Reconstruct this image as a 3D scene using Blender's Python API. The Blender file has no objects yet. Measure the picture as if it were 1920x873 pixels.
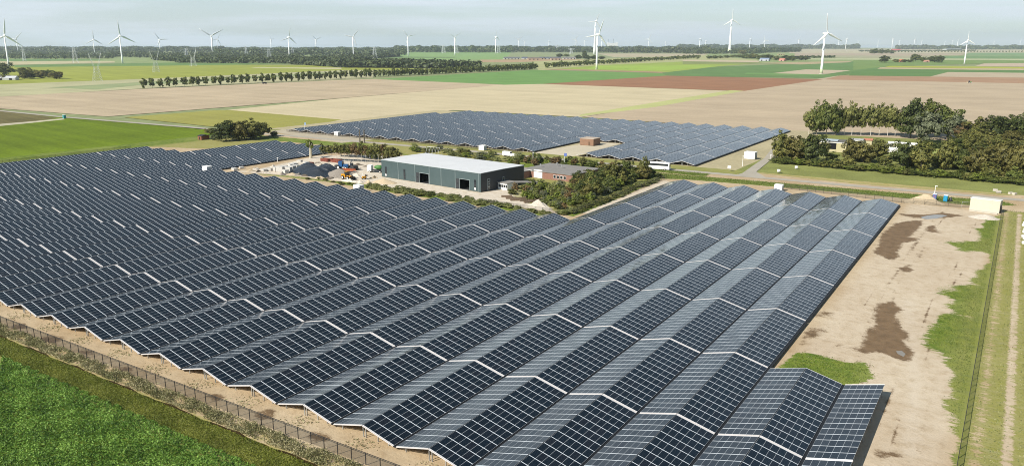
import bpy, math, random
import numpy as np
from mathutils import Vector, Matrix
R = math.radians
random.seed(7); RNG = np.random.default_rng(7)
SC = bpy.context.scene
COL = SC.collection

# ------------------------------------------------------------------ camera, sky, sun, exposure
FOC, TH, AZ, CAM_H = 1448.0, 0.238794, 0.575674, 55.24      # focal length in photo pixels, pitch, heading, height
cam = bpy.data.objects.new('camera', bpy.data.cameras.new('camera')); COL.objects.link(cam)
cam.data.sensor_width = 36.0; cam.data.lens = 36.0*FOC/1920.0
cam.data.clip_start = 1.0; cam.data.clip_end = 200000.0
cam.location = (0, 0, CAM_H); cam.rotation_euler = (math.pi/2-TH, 0, AZ)
SC.camera = cam

SUN_EL, SUN_DIR = R(39.0), (-0.351, -0.936)
sun = bpy.data.objects.new('sun', bpy.data.lights.new('sun', 'SUN')); COL.objects.link(sun)
sun.data.energy = 4.6; sun.data.angle = R(0.5); sun.data.color = (1.0, 0.945, 0.86)
d = Vector((-SUN_DIR[0]*math.cos(SUN_EL), -SUN_DIR[1]*math.cos(SUN_EL), -math.sin(SUN_EL)))
sun.rotation_euler = d.to_track_quat('-Z', 'Y').to_euler(); sun.location = (0, 0, 300)

W = bpy.data.worlds.new('World'); SC.world = W; W.use_nodes = True
nt = W.node_tree; nt.nodes.clear()
def N(t, ty, **kw):
    n = t.nodes.new(ty)
    for k, v in kw.items(): setattr(n, k, v)
    return n
out = N(nt, 'ShaderNodeOutputWorld'); bg = N(nt, 'ShaderNodeBackground')
sky = N(nt, 'ShaderNodeTexSky', sky_type='NISHITA', sun_disc=False, sun_elevation=SUN_EL,
        sun_rotation=math.atan2(SUN_DIR[0], SUN_DIR[1]), altitude=50, air_density=1.0, dust_density=0.6, ozone_density=1.5)
tc = N(nt, 'ShaderNodeTexCoord'); sep = N(nt, 'ShaderNodeSeparateXYZ')
nt.links.new(tc.outputs['Generated'], sep.inputs[0])
mp = N(nt, 'ShaderNodeMapping'); mp.inputs['Scale'].default_value = (3.0, 3.0, 42.0)
nt.links.new(tc.outputs['Generated'], mp.inputs['Vector'])
no = N(nt, 'ShaderNodeTexNoise'); no.inputs['Scale'].default_value = 1.0; no.inputs['Detail'].default_value = 6.0
no.inputs['Roughness'].default_value = 0.55
nt.links.new(mp.outputs[0], no.inputs['Vector'])
rmp = N(nt, 'ShaderNodeMapRange', interpolation_type='SMOOTHSTEP')
rmp.inputs['From Min'].default_value = 0.40; rmp.inputs['From Max'].default_value = 0.70
rmp.inputs['To Min'].default_value = 0.55; rmp.inputs['To Max'].default_value = 0.95
nt.links.new(no.outputs['Fac'], rmp.inputs['Value'])
# the cloud sheet thins out towards the zenith
fad = N(nt, 'ShaderNodeMapRange', interpolation_type='SMOOTHSTEP')
fad.inputs['From Min'].default_value = 0.10; fad.inputs['From Max'].default_value = 0.56
fad.inputs['To Min'].default_value = 1.0; fad.inputs['To Max'].default_value = 0.04
nt.links.new(sep.outputs['Z'], fad.inputs['Value'])
mul = N(nt, 'ShaderNodeMath', operation='MULTIPLY')
nt.links.new(rmp.outputs[0], mul.inputs[0]); nt.links.new(fad.outputs[0], mul.inputs[1])
mx = N(nt, 'ShaderNodeMix', data_type='RGBA')
mx.inputs['B'].default_value = (8.0, 8.8, 9.9, 1)
nt.links.new(mul.outputs[0], mx.inputs['Factor']); tint = N(nt, 'ShaderNodeMix', data_type='RGBA', blend_type='MULTIPLY'); tint.inputs['Factor'].default_value = 1.0
tint.inputs['B'].default_value = (0.80, 1.0, 0.97, 1); nt.links.new(sky.outputs[0], tint.inputs['A'])
nt.links.new(tint.outputs['Result'], mx.inputs['A'])
nt.links.new(mx.outputs['Result'], bg.inputs['Color']); bg.inputs['Strength'].default_value = 0.065
nt.links.new(bg.outputs[0], out.inputs['Surface'])

SC.view_settings.view_transform = 'Standard'; SC.view_settings.look = 'None'
SC.view_settings.exposure = 0.60; SC.view_settings.gamma = 1.0
SC.view_settings.use_curve_mapping = False
SC.cycles.max_bounces = 6; SC.cycles.transparent_max_bounces = 12
SC.cycles.volume_bounces = 1
SC.cycles.use_denoising = True; SC.cycles.denoising_input_passes = 'RGB_ALBEDO_NORMAL'; SC.cycles.denoising_prefilter = 'NONE'; SC.cycles.filter_width = 1.0

# ------------------------------------------------------------------ helpers
def at(u, v, z=0.0):
    """Ground point (at height z) that the survey photo shows at pixel u, v."""
    dx = (u-960)/FOC; dy = -(v-436.5)/FOC
    Y = math.cos(TH)+dy*math.sin(TH); Z = -math.sin(TH)+dy*math.cos(TH)
    t = (z-CAM_H)/Z; X, Y = dx*t, Y*t
    return X*math.cos(AZ)-Y*math.sin(AZ), X*math.sin(AZ)+Y*math.cos(AZ)
def ppm(x, y, z=0.0):
    Y = -x*math.sin(AZ)+y*math.cos(AZ)
    return FOC/(Y*math.cos(TH)-(z-CAM_H)*math.sin(TH))
def ztop(x, y, v):
    """height whose image row over ground point x, y is v"""
    Y = -x*math.sin(AZ)+y*math.cos(AZ); k = (436.5-v)/FOC
    # (Y sin + Z cos) = k (Y cos - Z sin)
    return CAM_H + Y*(k*math.cos(TH)-math.sin(TH))/(math.cos(TH)+k*math.sin(TH))
def toward_cam(x, y): return math.atan2(-x, y)      # z-rotation whose local -Y looks at the camera

def lin(c):
    return tuple((x/12.92 if x <= 0.04045 else ((x+0.055)/1.055)**2.4) for x in [q/255 for q in c])
KLIT = 1.42
def alb(*c): return tuple(min(0.85, x/KLIT) for x in lin(c))

MATS = {}
def mat(name, col, rough=0.7, metal=0.0, var=0.0, scale=1.0, bump=0.0, spec=0.3, obj_var=0.0, col2=None, coat=0.0):
    """procedural surface: base colour with two scales of noise variation and optional bump"""
    if name in MATS: return MATS[name]
    m = bpy.data.materials.new(name); m.use_nodes = True; t = m.node_tree
    b = t.nodes['Principled BSDF']
    b.inputs['Roughness'].default_value = rough; b.inputs['Metallic'].default_value = metal
    b.inputs['Specular IOR Level'].default_value = spec; b.inputs['Coat Weight'].default_value = coat
    c = (*col, 1)
    if var or obj_var or col2:
        co = N(t, 'ShaderNodeTexCoord')
        n1 = N(t, 'ShaderNodeTexNoise'); n1.inputs['Scale'].default_value = scale; n1.inputs['Detail'].default_value = 8
        n1.inputs['Roughness'].default_value = 0.65
        t.links.new(co.outputs['Object'], n1.inputs['Vector'])
        mr = N(t, 'ShaderNodeMapRange'); mr.inputs['From Min'].default_value = 0.3; mr.inputs['From Max'].default_value = 0.7
        t.links.new(n1.outputs['Fac'], mr.inputs['Value'])
        mix = N(t, 'ShaderNodeMix', data_type='RGBA')
        c2 = col2 if col2 else tuple(x*(1-var) for x in col)
        c1 = col if col2 else tuple(x*(1+var*0.6) for x in col)
        mix.inputs['A'].default_value = (*c1, 1); mix.inputs['B'].default_value = (*c2, 1)
        t.links.new(mr.outputs[0], mix.inputs['Factor'])
        last = mix.outputs['Result']
        if obj_var:
            oi = N(t, 'ShaderNodeObjectInfo'); hs = N(t, 'ShaderNodeHueSaturation')
            m1 = N(t, 'ShaderNodeMapRange'); m1.inputs['To Min'].default_value = 1-obj_var; m1.inputs['To Max'].default_value = 1+obj_var
            t.links.new(oi.outputs['Random'], m1.inputs['Value']); t.links.new(m1.outputs[0], hs.inputs['Value'])
            t.links.new(last, hs.inputs['Color']); last = hs.outputs['Color']
        t.links.new(last, b.inputs['Base Color'])
        if bump:
            bp = N(t, 'ShaderNodeBump'); bp.inputs['Strength'].default_value = bump
            t.links.new(n1.outputs['Fac'], bp.inputs['Height']); t.links.new(bp.outputs[0], b.inputs['Normal'])
    else:
        b.inputs['Base Color'].default_value = c
    MATS[name] = m
    return m

class MB:
    def __init__(s): s.v = []; s.f = []; s.n = 0
    def add(s, vs, fs):
        s.v.extend([tuple(p) for p in vs]); s.f.extend([tuple(i+s.n for i in f) for f in fs]); s.n += len(vs); return s
    def box(s, c, d, rz=0.0, rx=0.0, ry=0.0):
        M = Matrix.Rotation(rz, 3, 'Z') @ Matrix.Rotation(ry, 3, 'Y') @ Matrix.Rotation(rx, 3, 'X')
        vs = [Vector(c)+M @ Vector((x*d[0]/2, y*d[1]/2, z*d[2]/2)) for z in (-1, 1) for y in (-1, 1) for x in (-1, 1)]
        return s.add(vs, [(0, 2, 3, 1), (4, 5, 7, 6), (0, 1, 5, 4), (2, 6, 7, 3), (0, 4, 6, 2), (1, 3, 7, 5)])
    def bar(s, a, b, w, w2=None, n=4):
        a = Vector(a); b = Vector(b); w2 = w if w2 is None else w2
        z = (b-a).normalized(); x = z.orthogonal().normalized(); y = z.cross(x)
        vs = [];
        for p, r in ((a, w/2), (b, w2/2)):
            for i in range(n):
                q = 2*math.pi*(i+0.5)/n; vs.append(p+x*(r*math.cos(q))+y*(r*math.sin(q)))
        fs = [(i, (i+1) % n, n+(i+1) % n, n+i) for i in range(n)]+[tuple(range(n))[::-1], tuple(range(n, 2*n))]
        return s.add(vs, fs)
    def lathe(s, prof, n=12, c=(0, 0, 0), axis='Z'):
        vs = []
        for r, h in prof:
            for i in range(n):
                q = 2*math.pi*i/n
                p = (r*math.cos(q), r*math.sin(q), h)
                if axis == 'Y': p = (p[0], p[2], p[1])
                if axis == 'X': p = (p[2], p[0], p[1])
                vs.append((c[0]+p[0], c[1]+p[1], c[2]+p[2]))
        fs = [(k*n+i, k*n+(i+1) % n, (k+1)*n+(i+1) % n, (k+1)*n+i) for k in range(len(prof)-1) for i in range(n)]
        fs += [tuple(range(n))[::-1], tuple(range((len(prof)-1)*n, len(prof)*n))]
        return s.add(vs, fs)
    def prism(s, poly, z0, z1):
        n = len(poly)
        vs = [(x, y, z0) for x, y in poly]+[(x, y, z1) for x, y in poly]
        return s.add(vs, [tuple(range(n))[::-1], tuple(range(n, 2*n))]+[(i, (i+1) % n, n+(i+1) % n, n+i) for i in range(n)])
    def sheet(s, poly, z):
        return s.add([(p[0], p[1], z) for p in poly], [tuple(range(len(poly)))])
    def mesh(s, name, m, smooth=False):
        me = bpy.data.meshes.new(name); me.from_pydata(s.v, [], s.f)
        if m: me.materials.append(m)
        if smooth: me.polygons.foreach_set('use_smooth', [True]*len(me.polygons))
        return me
    def build(s, name, m, parent=None, smooth=False):
        return link(name, s.mesh(name, m, smooth), parent)
def link(name, me, parent=None):
    o = bpy.data.objects.new(name, me); COL.objects.link(o)
    if parent: o.parent = parent
    return o
def tag(o, label=None, cat=None, group=None, kind=None):
    if label: o['label'] = label
    if cat: o['category'] = cat
    if group: o['group'] = group
    if kind: o['kind'] = kind
    return o
def empty(name, loc, rz=0.0):
    o = bpy.data.objects.new(name, None); COL.objects.link(o); o.location = loc; o.rotation_euler = (0, 0, rz)
    o.empty_display_size = 0.5
    return o
def copy_tree(o, parent=None):
    c = o.copy(); COL.objects.link(c); c.parent = parent
    for ch in o.children: copy_tree(ch, c)
    return c
def ordinal(n):
    return '%d%s' % (n, 'th' if 10 <= n % 100 <= 20 else {1: 'st', 2: 'nd', 3: 'rd'}.get(n % 10, 'th'))
def qmesh(name, C, A, B, m, tone=None):
    """many separate quads: centres C, half-axes A, B (n,3); per-quad tone in a colour attribute"""
    n = len(C)
    V = np.stack([C-A-B, C+A-B, C+A+B, C-A+B], 1).reshape(-1, 3).astype(np.float32)
    me = bpy.data.meshes.new(name)
    me.vertices.add(4*n); me.vertices.foreach_set('co', V.ravel())
    me.loops.add(4*n); me.loops.foreach_set('vertex_index', np.arange(4*n, dtype=np.int32))
    me.polygons.add(n); me.polygons.foreach_set('loop_start', np.arange(0, 4*n, 4, dtype=np.int32))
    me.polygons.foreach_set('loop_total', np.full(n, 4, dtype=np.int32))
    if tone is not None:
        at_ = me.attributes.new('tone', 'FLOAT', 'POINT'); at_.data.foreach_set('value', np.repeat(tone, 4).astype(np.float32))
    me.update(calc_edges=True); me.materials.append(m)
    return me
def unit(v): return v/np.maximum(1e-9, np.linalg.norm(v, axis=-1, keepdims=True))
def leaf_axes(nrm, size, asp=0.6):
    t = unit(np.cross(nrm, RNG.normal(size=nrm.shape))); b = np.cross(nrm, t)
    return t*size[:, None], b*size[:, None]*asp

def leafmat(name, c1, c2, c3, obj_var=0.18, trans=0.25):
    m = bpy.data.materials.new(name); m.use_nodes = True; t = m.node_tree
    b = t.nodes['Principled BSDF']; o = t.nodes['Material Output']
    b.inputs['Roughness'].default_value = 0.55; b.inputs['Specular IOR Level'].default_value = 0.25
    a = N(t, 'ShaderNodeAttribute', attribute_name='tone')
    cr = N(t, 'ShaderNodeValToRGB'); e = cr.color_ramp.elements
    e[0].position = 0.0; e[0].color = (*c1, 1); e[1].position = 1.0; e[1].color = (*c3, 1)
    q = cr.color_ramp.elements.new(0.5); q.color = (*c2, 1)
    t.links.new(a.outputs['Fac'], cr.inputs[0])
    oi = N(t, 'ShaderNodeObjectInfo'); hs = N(t, 'ShaderNodeHueSaturation')
    m1 = N(t, 'ShaderNodeMapRange'); m1.inputs['To Min'].default_value = 1-obj_var; m1.inputs['To Max'].default_value = 1+obj_var
    t.links.new(oi.outputs['Random'], m1.inputs['Value']); t.links.new(m1.outputs[0], hs.inputs['Value'])
    t.links.new(cr.outputs[0], hs.inputs['Color']); t.links.new(hs.outputs[0], b.inputs['Base Color'])
    tr = N(t, 'ShaderNodeBsdfTranslucent'); t.links.new(hs.outputs[0], tr.inputs['Color'])
    mixs = N(t, 'ShaderNodeMixShader'); mixs.inputs[0].default_value = trans
    t.links.new(b.outputs[0], mixs.inputs[1]); t.links.new(tr.outputs[0], mixs.inputs[2])
    t.links.new(mixs.outputs[0], o.inputs['Surface'])
    return m

# ------------------------------------------------------------------ setting: ground, fields, roads
def groundmat(name, col, var=0.22, scale=0.02, stripes=0.0, ang=0.0, period=3.0):
    """field soil / crop: large blotches, fine grain and optional drill lines"""
    m = bpy.data.materials.new(name); m.use_nodes = True; t = m.node_tree
    b = t.nodes['Principled BSDF']; b.inputs['Roughness'].default_value = 0.9; b.inputs['Specular IOR Level'].default_value = 0.1
    co = N(t, 'ShaderNodeTexCoord')
    n1 = N(t, 'ShaderNodeTexNoise'); n1.inputs['Scale'].default_value = scale; n1.inputs['Detail'].default_value = 5
    n2 = N(t, 'ShaderNodeTexNoise'); n2.inputs['Scale'].default_value = scale*25; n2.inputs['Detail'].default_value = 4
    t.links.new(co.outputs['Object'], n1.inputs['Vector']); t.links.new(co.outputs['Object'], n2.inputs['Vector'])
    ad = N(t, 'ShaderNodeMath', operation='ADD'); t.links.new(n1.outputs['Fac'], ad.inputs[0]); t.links.new(n2.outputs['Fac'], ad.inputs[1])
    src = ad.outputs[0]
    if stripes:
        mp = N(t, 'ShaderNodeMapping'); mp.inputs['Rotation'].default_value = (0, 0, ang)
        t.links.new(co.outputs['Object'], mp.inputs['Vector'])
        ms = N(t, 'ShaderNodeMapping'); ms.inputs['Scale'].default_value = (0.002, 1.0/period, 1)
        t.links.new(mp.outputs[0], ms.inputs['Vector'])
        n3 = N(t, 'ShaderNodeTexNoise'); n3.inputs['Scale'].default_value = 1.0; n3.inputs['Detail'].default_value = 3
        t.links.new(ms.outputs[0], n3.inputs['Vector'])
        mu = N(t, 'ShaderNodeMath', operation='MULTIPLY_ADD'); mu.inputs[1].default_value = stripes; 
        t.links.new(n3.outputs['Fac'], mu.inputs[0]); t.links.new(src, mu.inputs[2])
        mu2 = N(t, 'ShaderNodeMath', operation='SUBTRACT'); mu2.inputs[1].default_value = stripes*0.5
        t.links.new(mu.outputs[0], mu2.inputs[0]); src = mu2.outputs[0]
    mr = N(t, 'ShaderNodeMapRange'); mr.inputs['From Min'].default_value = 0.65; mr.inputs['From Max'].default_value = 1.35
    t.links.new(src, mr.inputs['Value'])
    mix = N(t, 'ShaderNodeMix', data_type='RGBA')
    mix.inputs['A'].default_value = (*[x*(1-var) for x in col], 1); mix.inputs['B'].default_value = (*[min(.9, x*(1+var)) for x in col], 1)
    t.links.new(mr.outputs[0], mix.inputs['Factor']); t.links.new(mix.outputs['Result'], b.inputs['Base Color'])
    return m

def struct(name, mb, m):
    return tag(mb.build(name, m), kind='structure')

struct('ground', MB().sheet([(60000*math.cos(a*math.pi/32), 60000*math.sin(a*math.pi/32)) for a in range(64)], -0.5),
       groundmat('land', alb(150, 158, 112), 0.3, 0.003))
LAYER = [-0.42]
def field(px, col, var=0.18, stripes=0.0, ang=0.0, period=3.0, world=False, name='field', scale=0.02):
    LAYER[0] += 0.006
    pts = px if world else [at(u, v) for u, v in px]
    return struct(name, MB().sheet(pts, LAYER[0]), groundmat(name+'_soil', alb(*col), var*1.35, scale, stripes*1.7, ang, period))

# far polder, from the horizon towards the camera (corner points surveyed on the photo)
field([(-800, 100), (2700, 100), (2700, 118), (-800, 118)], (150, 165, 110), 0.25)
field([(1480, 92.5), (1960, 90.5), (1960, 99.5), (1480, 100)], (196, 186, 155), 0.15)
field([(1490, 99.5), (1815, 100.5), (1800, 104), (1490, 107)], (188, 172, 148), 0.12)
field([(1815, 99), (2300, 99), (2300, 106), (1812, 104.5)], (132, 160, 112), 0.12)
field([(1770, 105), (2300, 107), (2300, 112), (1765, 110)], (122, 152, 100), 0.12)
field([(1560, 104), (1768, 105), (1765, 110), (1545, 108)], (176, 172, 140), 0.12)
field([(1450, 108.5), (1960, 110.5), (1960, 113.5), (1450, 111.5)], (186, 190, 148), 0.12)
field([(820, 96), (1330, 100.5), (1310, 106), (1000, 113), (820, 105)], (152, 160, 118), 0.12)
field([(1120, 100.5), (1330, 100.8), (1310, 107), (1150, 107)], (192, 180, 150), 0.1)
field([(740, 97.5), (960, 97.5), (945, 112), (740, 112)], (142, 172, 108), 0.12)
field([(700, 106), (860, 107), (850, 109), (690, 109)], (120, 145, 92), 0.12)
field([(900, 112), (1110, 111), (1060, 114), (960, 117), (905, 117)], (188, 160, 126), 0.12)
field([(1000, 115), (1320, 104), (1420, 112), (1420, 118), (1240, 121), (1010, 132)], (182, 182, 130), 0.15)
field([(1280, 112), (1425, 114), (1420, 118), (1280, 116)], (205, 188, 160), 0.1)
field([(1030, 130), (1130, 122), (1280, 115.5), (1430, 117.5), (1340, 125), (1255, 136)], (158, 176, 84), 0.14)
field([(1280, 114.8), (1430, 117), (1410, 119.5), (1280, 120)], (140, 150, 92), 0.14)
field([(1120, 123.2), (1330, 122.5), (1345, 124.8), (1240, 132), (1100, 129)], (164, 190, 86), 0.12)
field([(1010, 130), (1050, 129), (1255, 135), (1245, 137)], (176, 150, 120), 0.12)
field([(700, 148.5), (860, 139), (1000, 131), (1240, 137), (1250, 141.8), (1025, 157.5), (952, 159.3)], (120, 158, 88), 0.12)
field([(1240, 136.5), (1345, 125), (1480, 120), (1610, 114), (1660, 117), (1650, 131), (1545, 146), (1390, 144), (1250, 142)], (110, 142, 84), 0.12, 0.3, 1.2, 20)
field([(1420, 118), (1600, 114.5), (1590, 117), (1500, 121)], (188, 170, 134), 0.12)
field([(1438, 138.5), (1511, 130), (1595, 132), (1545, 139.5)], (200, 184, 156), 0.1)
field([(1400, 136), (1545, 139.8), (1530, 141.5), (1395, 139)], (122, 158, 92), 0.1)
field([(1600, 112.5), (1850, 112.5), (1960, 114), (1960, 120), (1845, 119), (1665, 124.5), (1600, 131.5)], (128, 152, 88), 0.14)
field([(1828, 124), (1845, 119), (1960, 118), (1960, 125.5)], (202, 182, 158), 0.1)
field([(1668, 123.6), (1960, 126), (1960, 129), (1658, 126.2)], (178, 182, 72), 0.12)
field([(1650, 126.5), (1960, 129), (1960, 132.5), (1645, 129)], (196, 180, 142), 0.1)
field([(1590, 142.5), (1600, 133), (1648, 129.2), (1960, 132), (1960, 138), (1778, 135), (1745, 144)], (104, 138, 78), 0.12)
field([(1740, 144.5), (1778, 135), (1960, 137), (1960, 149)], (196, 180, 152), 0.1)
field([(1093, 219), (1390, 170.5), (1570, 142), (1960, 146), (2500, 160), (2500, 330), (1930, 310), (1500, 247)], (197, 178, 150), 0.10, 0.5, 0.0, 9)
field([(1575, 141.5), (1960, 146), (2400, 152), (2400, 166), (1960, 157), (1545, 149)], (180, 146, 116), 0.10, 0.5, 0.0, 9)
field([(1015, 157.5), (1250, 141.8), (1545, 148.5), (1395, 170.5)], (164, 122, 92), 0.12, 0.4, 0.1, 12)
field([(940, 159), (1015, 157.2), (1390, 170.8), (1090, 219), (850, 206), (545, 239), (425, 206), (640, 184)], (213, 198, 162), 0.09, 0.5, 0.1, 14)
field([(1230, 200), (1395, 170.3), (1370, 169), (1090, 214), (1085, 218)], (196, 198, 134), 0.1)
field([(-120, 196), (-60, 184), (0, 180.5), (258, 167), (640, 149.8), (705, 148.3), (945, 158.6), (640, 183.6), (200, 218), (0, 203), (-120, 205)], (199, 180, 150), 0.12, 0.6, 0.05, 12)
field([(232, 219.5), (400, 206.5), (430, 206), (640, 224), (548, 242), (400, 237)], (164, 160, 84), 0.1, 0.5, 0.1, 6)
field([(-200, 176), (-200, 165), (0, 158), (300, 146.5), (640, 131.5), (700, 129), (700, 146), (258, 166.4), (0, 181)], (190, 186, 145), 0.14, 0.5, 1.5, 20)
field([(90, 164), (300, 152), (640, 134), (640, 138), (258, 160), (180, 168)], (158, 168, 122), 0.14)
field([(-300, 160), (-300, 128), (0, 125), (320, 121), (580, 122), (640, 124), (760, 128), (860, 131), (640, 131.8), (300, 146.8), (0, 158)], (160, 166, 74), 0.12, 0.5, 0.3, 25)
field([(470, 126.5), (640, 127), (640, 129.5), (480, 127.5)], (208, 200, 160), 0.1)
field([(20, 122), (330, 117.5), (560, 120), (330, 123), (30, 126)], (114, 144, 82), 0.1)
field([(-200, 116), (215, 114.5), (215, 117.5), (10, 122), (-200, 124)], (200, 190, 150), 0.1)
field([(-200, 110), (180, 111), (200, 113), (-200, 117)], (118, 148, 90), 0.1)

# near land west and south of the arrays (metres)
field([(-1500, -100), (200, -100), (200, 70), (-420, 70), (-420, 324), (-1500, 330)], (110, 130, 24), 0.22, 0.5, 0.15, 8, True)
field([(0, 205), (108, 221), (60, 228), (0, 234), (-160, 246), (-160, 190)], (116, 108, 68), 0.25, 0.5, 0.2, 4)
field([(-160, 243), (0, 232), (60, 227.2), (118, 221.5), (122, 223.5), (60, 230), (0, 236), (-160, 249)], (200, 192, 165), 0.15, name='track')

# the site: one finely divided sheet with painted soil, grass, wet and gravel masks
GX0, GX1, GY0, GY1, GS = -425.0, 60.0, 18.0, 346.0, 0.8
gx = np.arange(GX0, GX1+GS, GS); gy = np.arange(GY0, GY1+GS, GS)
XX, YY = np.meshgrid(gx, gy)
def sdist(poly):
    """signed distance to a polygon, positive inside"""
    P = np.array(poly); best = np.full(XX.shape, 1e9); ins = np.zeros(XX.shape, bool)
    for (x0, y0), (x1, y1) in zip(P, np.roll(P, -1, 0)):
        dx, dy = x1-x0, y1-y0; L = dx*dx+dy*dy+1e-9
        t = np.clip(((XX-x0)*dx+(YY-y0)*dy)/L, 0, 1)
        best = np.minimum(best, (XX-x0-t*dx)**2+(YY-y0-t*dy)**2)
        c = ((y0 > YY) != (y1 > YY)); 
        if abs(dy) > 1e-9: ins ^= c & (XX < dx*(YY-y0)/dy+x0)
    return np.where(ins, 1, -1)*np.sqrt(best)
def soft(poly, w):
    s = np.clip(sdist(poly)/w*0.5+0.5, 0, 1); return s*s*(3-2*s)
def px(*l): return [at(u, v) for u, v in l]
def z6(*l): return [at(1280+x/2.728, 290+y/2.728) for x, y in l]
def z9(*l): return [at(1280+x/2.728, 553+y/2.728) for x, y in l]
def zc(ox, oy, *l): return [at(ox+x/5.456, oy+y/5.456) for x, y in l]
grass = np.zeros(XX.shape); wet = np.zeros(XX.shape); pale = np.zeros(XX.shape); dry = np.zeros(XX.shape)
def mx_(a, b): return np.maximum(a, b)
gl = z6((1625, 300), (1540, 335), (1475, 375), (1515, 410), (1500, 440), (1330, 430), (1300, 450), (1400, 492), (1545, 512), (1540, 560), (1470, 620), (1440, 650), (1300, 680), (1262, 740), (1258, 873))+z9((1240, 130), (1200, 250), (1262, 290), (1312, 320), (1300, 450), (1330, 560), (1372, 640), (1380, 720), (1330, 800), (1345, 880))
grass = mx_(grass, soft(gl+[(-6, 60), (60, 60), (60, 309), (0.0, 309)], 4.0))
grass = mx_(grass, soft([(-430, 10), (-403, 10), (-403, 330), (-430, 330)], 1.5))
dry = mx_(dry, 0.55*soft([(-0.8, 20), (60, 20), (60, 312), (-0.8, 312)], 2.0))
dry = mx_(dry, 0.35*soft(gl[20:]+[(-1, 100), (-1, 260), (-4, 260)], 4.0))
for x0, x1 in ((4.2, 5.6), (7.6, 9.0)):                        # wheel ruts of the farm track
    pale = mx_(pale, 0.5*soft([(x0, 20), (x1, 20), (x1, 305), (x0, 305)], 1.2))
for x0, x1, k_ in ((4.3, 5.5, .95), (7.7, 8.9, .95), (0.2, 2.6, .50), (11, 13.5, .35), (16, 18, .4)): grass *= 1-k_*soft([(x0, 20), (x1, 20), (x1, 306), (x0, 306)], 1.2)
blot = np.sin(XX*.21+1.3*np.sin(YY*.07))*np.sin(YY*.13+.8*np.sin(XX*.3))+.6*np.sin(XX*.47+YY*.31)*np.sin(YY*.41-XX*.2)
grass -= .55*np.clip(blot, 0, 1)*soft([(-40, 60), (-1.5, 60), (-1.5, 306), (-40, 306)], 2.0); grass -= .16*soft([(-40, 60), (-4.5, 60), (-4.5, 306), (-40, 306)], 2.0); grass = np.clip(grass, 0, 1)
grass = mx_(grass, soft(z9((520, 345), (580, 292), (680, 302), (830, 342), (940, 342), (962, 400), (985, 420), (900, 452), (810, 470), (620, 420), (440, 400)), 1.5))
grass = mx_(grass, soft(px((1200, 321), (1280, 328), (1500, 346), (1880, 378), (1905, 385), (1820, 385), (1700, 372), (1480, 352), (1280, 336), (1240, 335), (1160, 372), (1075, 406), (1055, 402)), 1.5))
grass = mx_(grass, soft(px((1155, 300), (1260, 318), (1400, 327), (1432, 300), (1395, 300), (1290, 312), (1200, 304)), 1.5))
mow = px((1405, 323), (1432, 303), (1470, 305), (1640, 318), (1900, 347), (1908, 366), (1880, 366), (1600, 344))
grass = mx_(grass, soft(mow, 1.5)); dry = mx_(dry, 1.0*soft(mow, 3.0))
grass = mx_(grass, soft([(-425, 18), (-60, 18), (-60, 64.6), (-425, 64.6)], 1.0))
dry = mx_(dry, 0.5*soft([(-425, 58), (-60, 58), (-60, 64.4), (-425, 64.4)], 1.0))
grass = mx_(grass, 0.5*soft([(-425, 64.4), (-60, 64.4), (-60, 68.0), (-425, 68.0)], 0.8)); dry = mx_(dry, soft([(-425, 64.2), (-60, 64.2), (-60, 68), (-425, 68)], 0.8))
grass = mx_(grass, soft([(-425, 200), (-405, 200), (-405, 250), (-370, 262), (-360, 308), (-300, 308), (-300, 322), (-425, 322)], 2.0))
dry = mx_(dry, 0.6*soft([(-405, 235), (-366, 245), (-350, 300), (-405, 310)], 5.0))
grass = mx_(grass, 0.9*soft(px((660, 268), (760, 268), (990, 292), (1130, 300), (1230, 325), (1160, 372), (1060, 402), (960, 372), (940, 330), (1000, 315), (760, 292)), 2.0)); 
dry = mx_(dry, 0.55*soft(px((930, 372), (960, 320), (1230, 322), (1160, 372), (1060, 402), (1000, 396)), 3.0)); grass *= 1-.35*soft(px((945, 372), (970, 345), (1150, 350), (1060, 392)), 3.0)
dry = mx_(dry, 0.6*soft(px((660, 262), (760, 266), (990, 290), (960, 305), (760, 290)), 3.0))
grass = mx_(grass, 0.95*soft(px((640, 340), (700, 347), (900, 378), (1030, 400), (1010, 404), (880, 383), (690, 354), (600, 338)), 1.2))
grass = mx_(grass, 0.6*soft(px((430, 322), (560, 330), (640, 342), (620, 342), (540, 333)), 1.2))
grass = mx_(grass, 0.95*soft([(-425, 335.2), (-235, 335.8), (-100, 334.8), (-100, 346), (-425, 346)], 0.8)); dry = mx_(dry, 0.45*soft([(-425, 335), (-100, 335), (-100, 346), (-425, 346)], 2.0))
grass = mx_(grass, 0.9*soft([(-330, 318), (-240, 322), (-110, 322), (-110, 330), (-330, 328)], 1.0))
pale = mx_(pale, 0.9*soft(px((990, 296), (1010, 284), (1075, 285), (1060, 297)), 2.0))
yard = px((470, 320), (596, 292), (740, 288), (760, 300), (716, 331), (901, 361), (960, 350), (1010, 372), (1040, 398), (880, 374), (690, 346), (560, 330), (430, 321))
pale = mx_(pale, soft(yard, 2.5))
pale = mx_(pale, 0.8*soft(px((1080, 398), (1160, 372), (1245, 338), (1260, 341), (1180, 372), (1110, 402)), 2.0))
pale = mx_(pale, 0.45*soft([(-29, 60), (-29, 306), (-1, 306), (-1, 60)], 3.0))
pale = mx_(pale, 0.55*soft(z9((1050, 0), (1250, 0), (1300, 420), (1330, 873), (1000, 873), (1080, 420)), 4.0))
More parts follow.
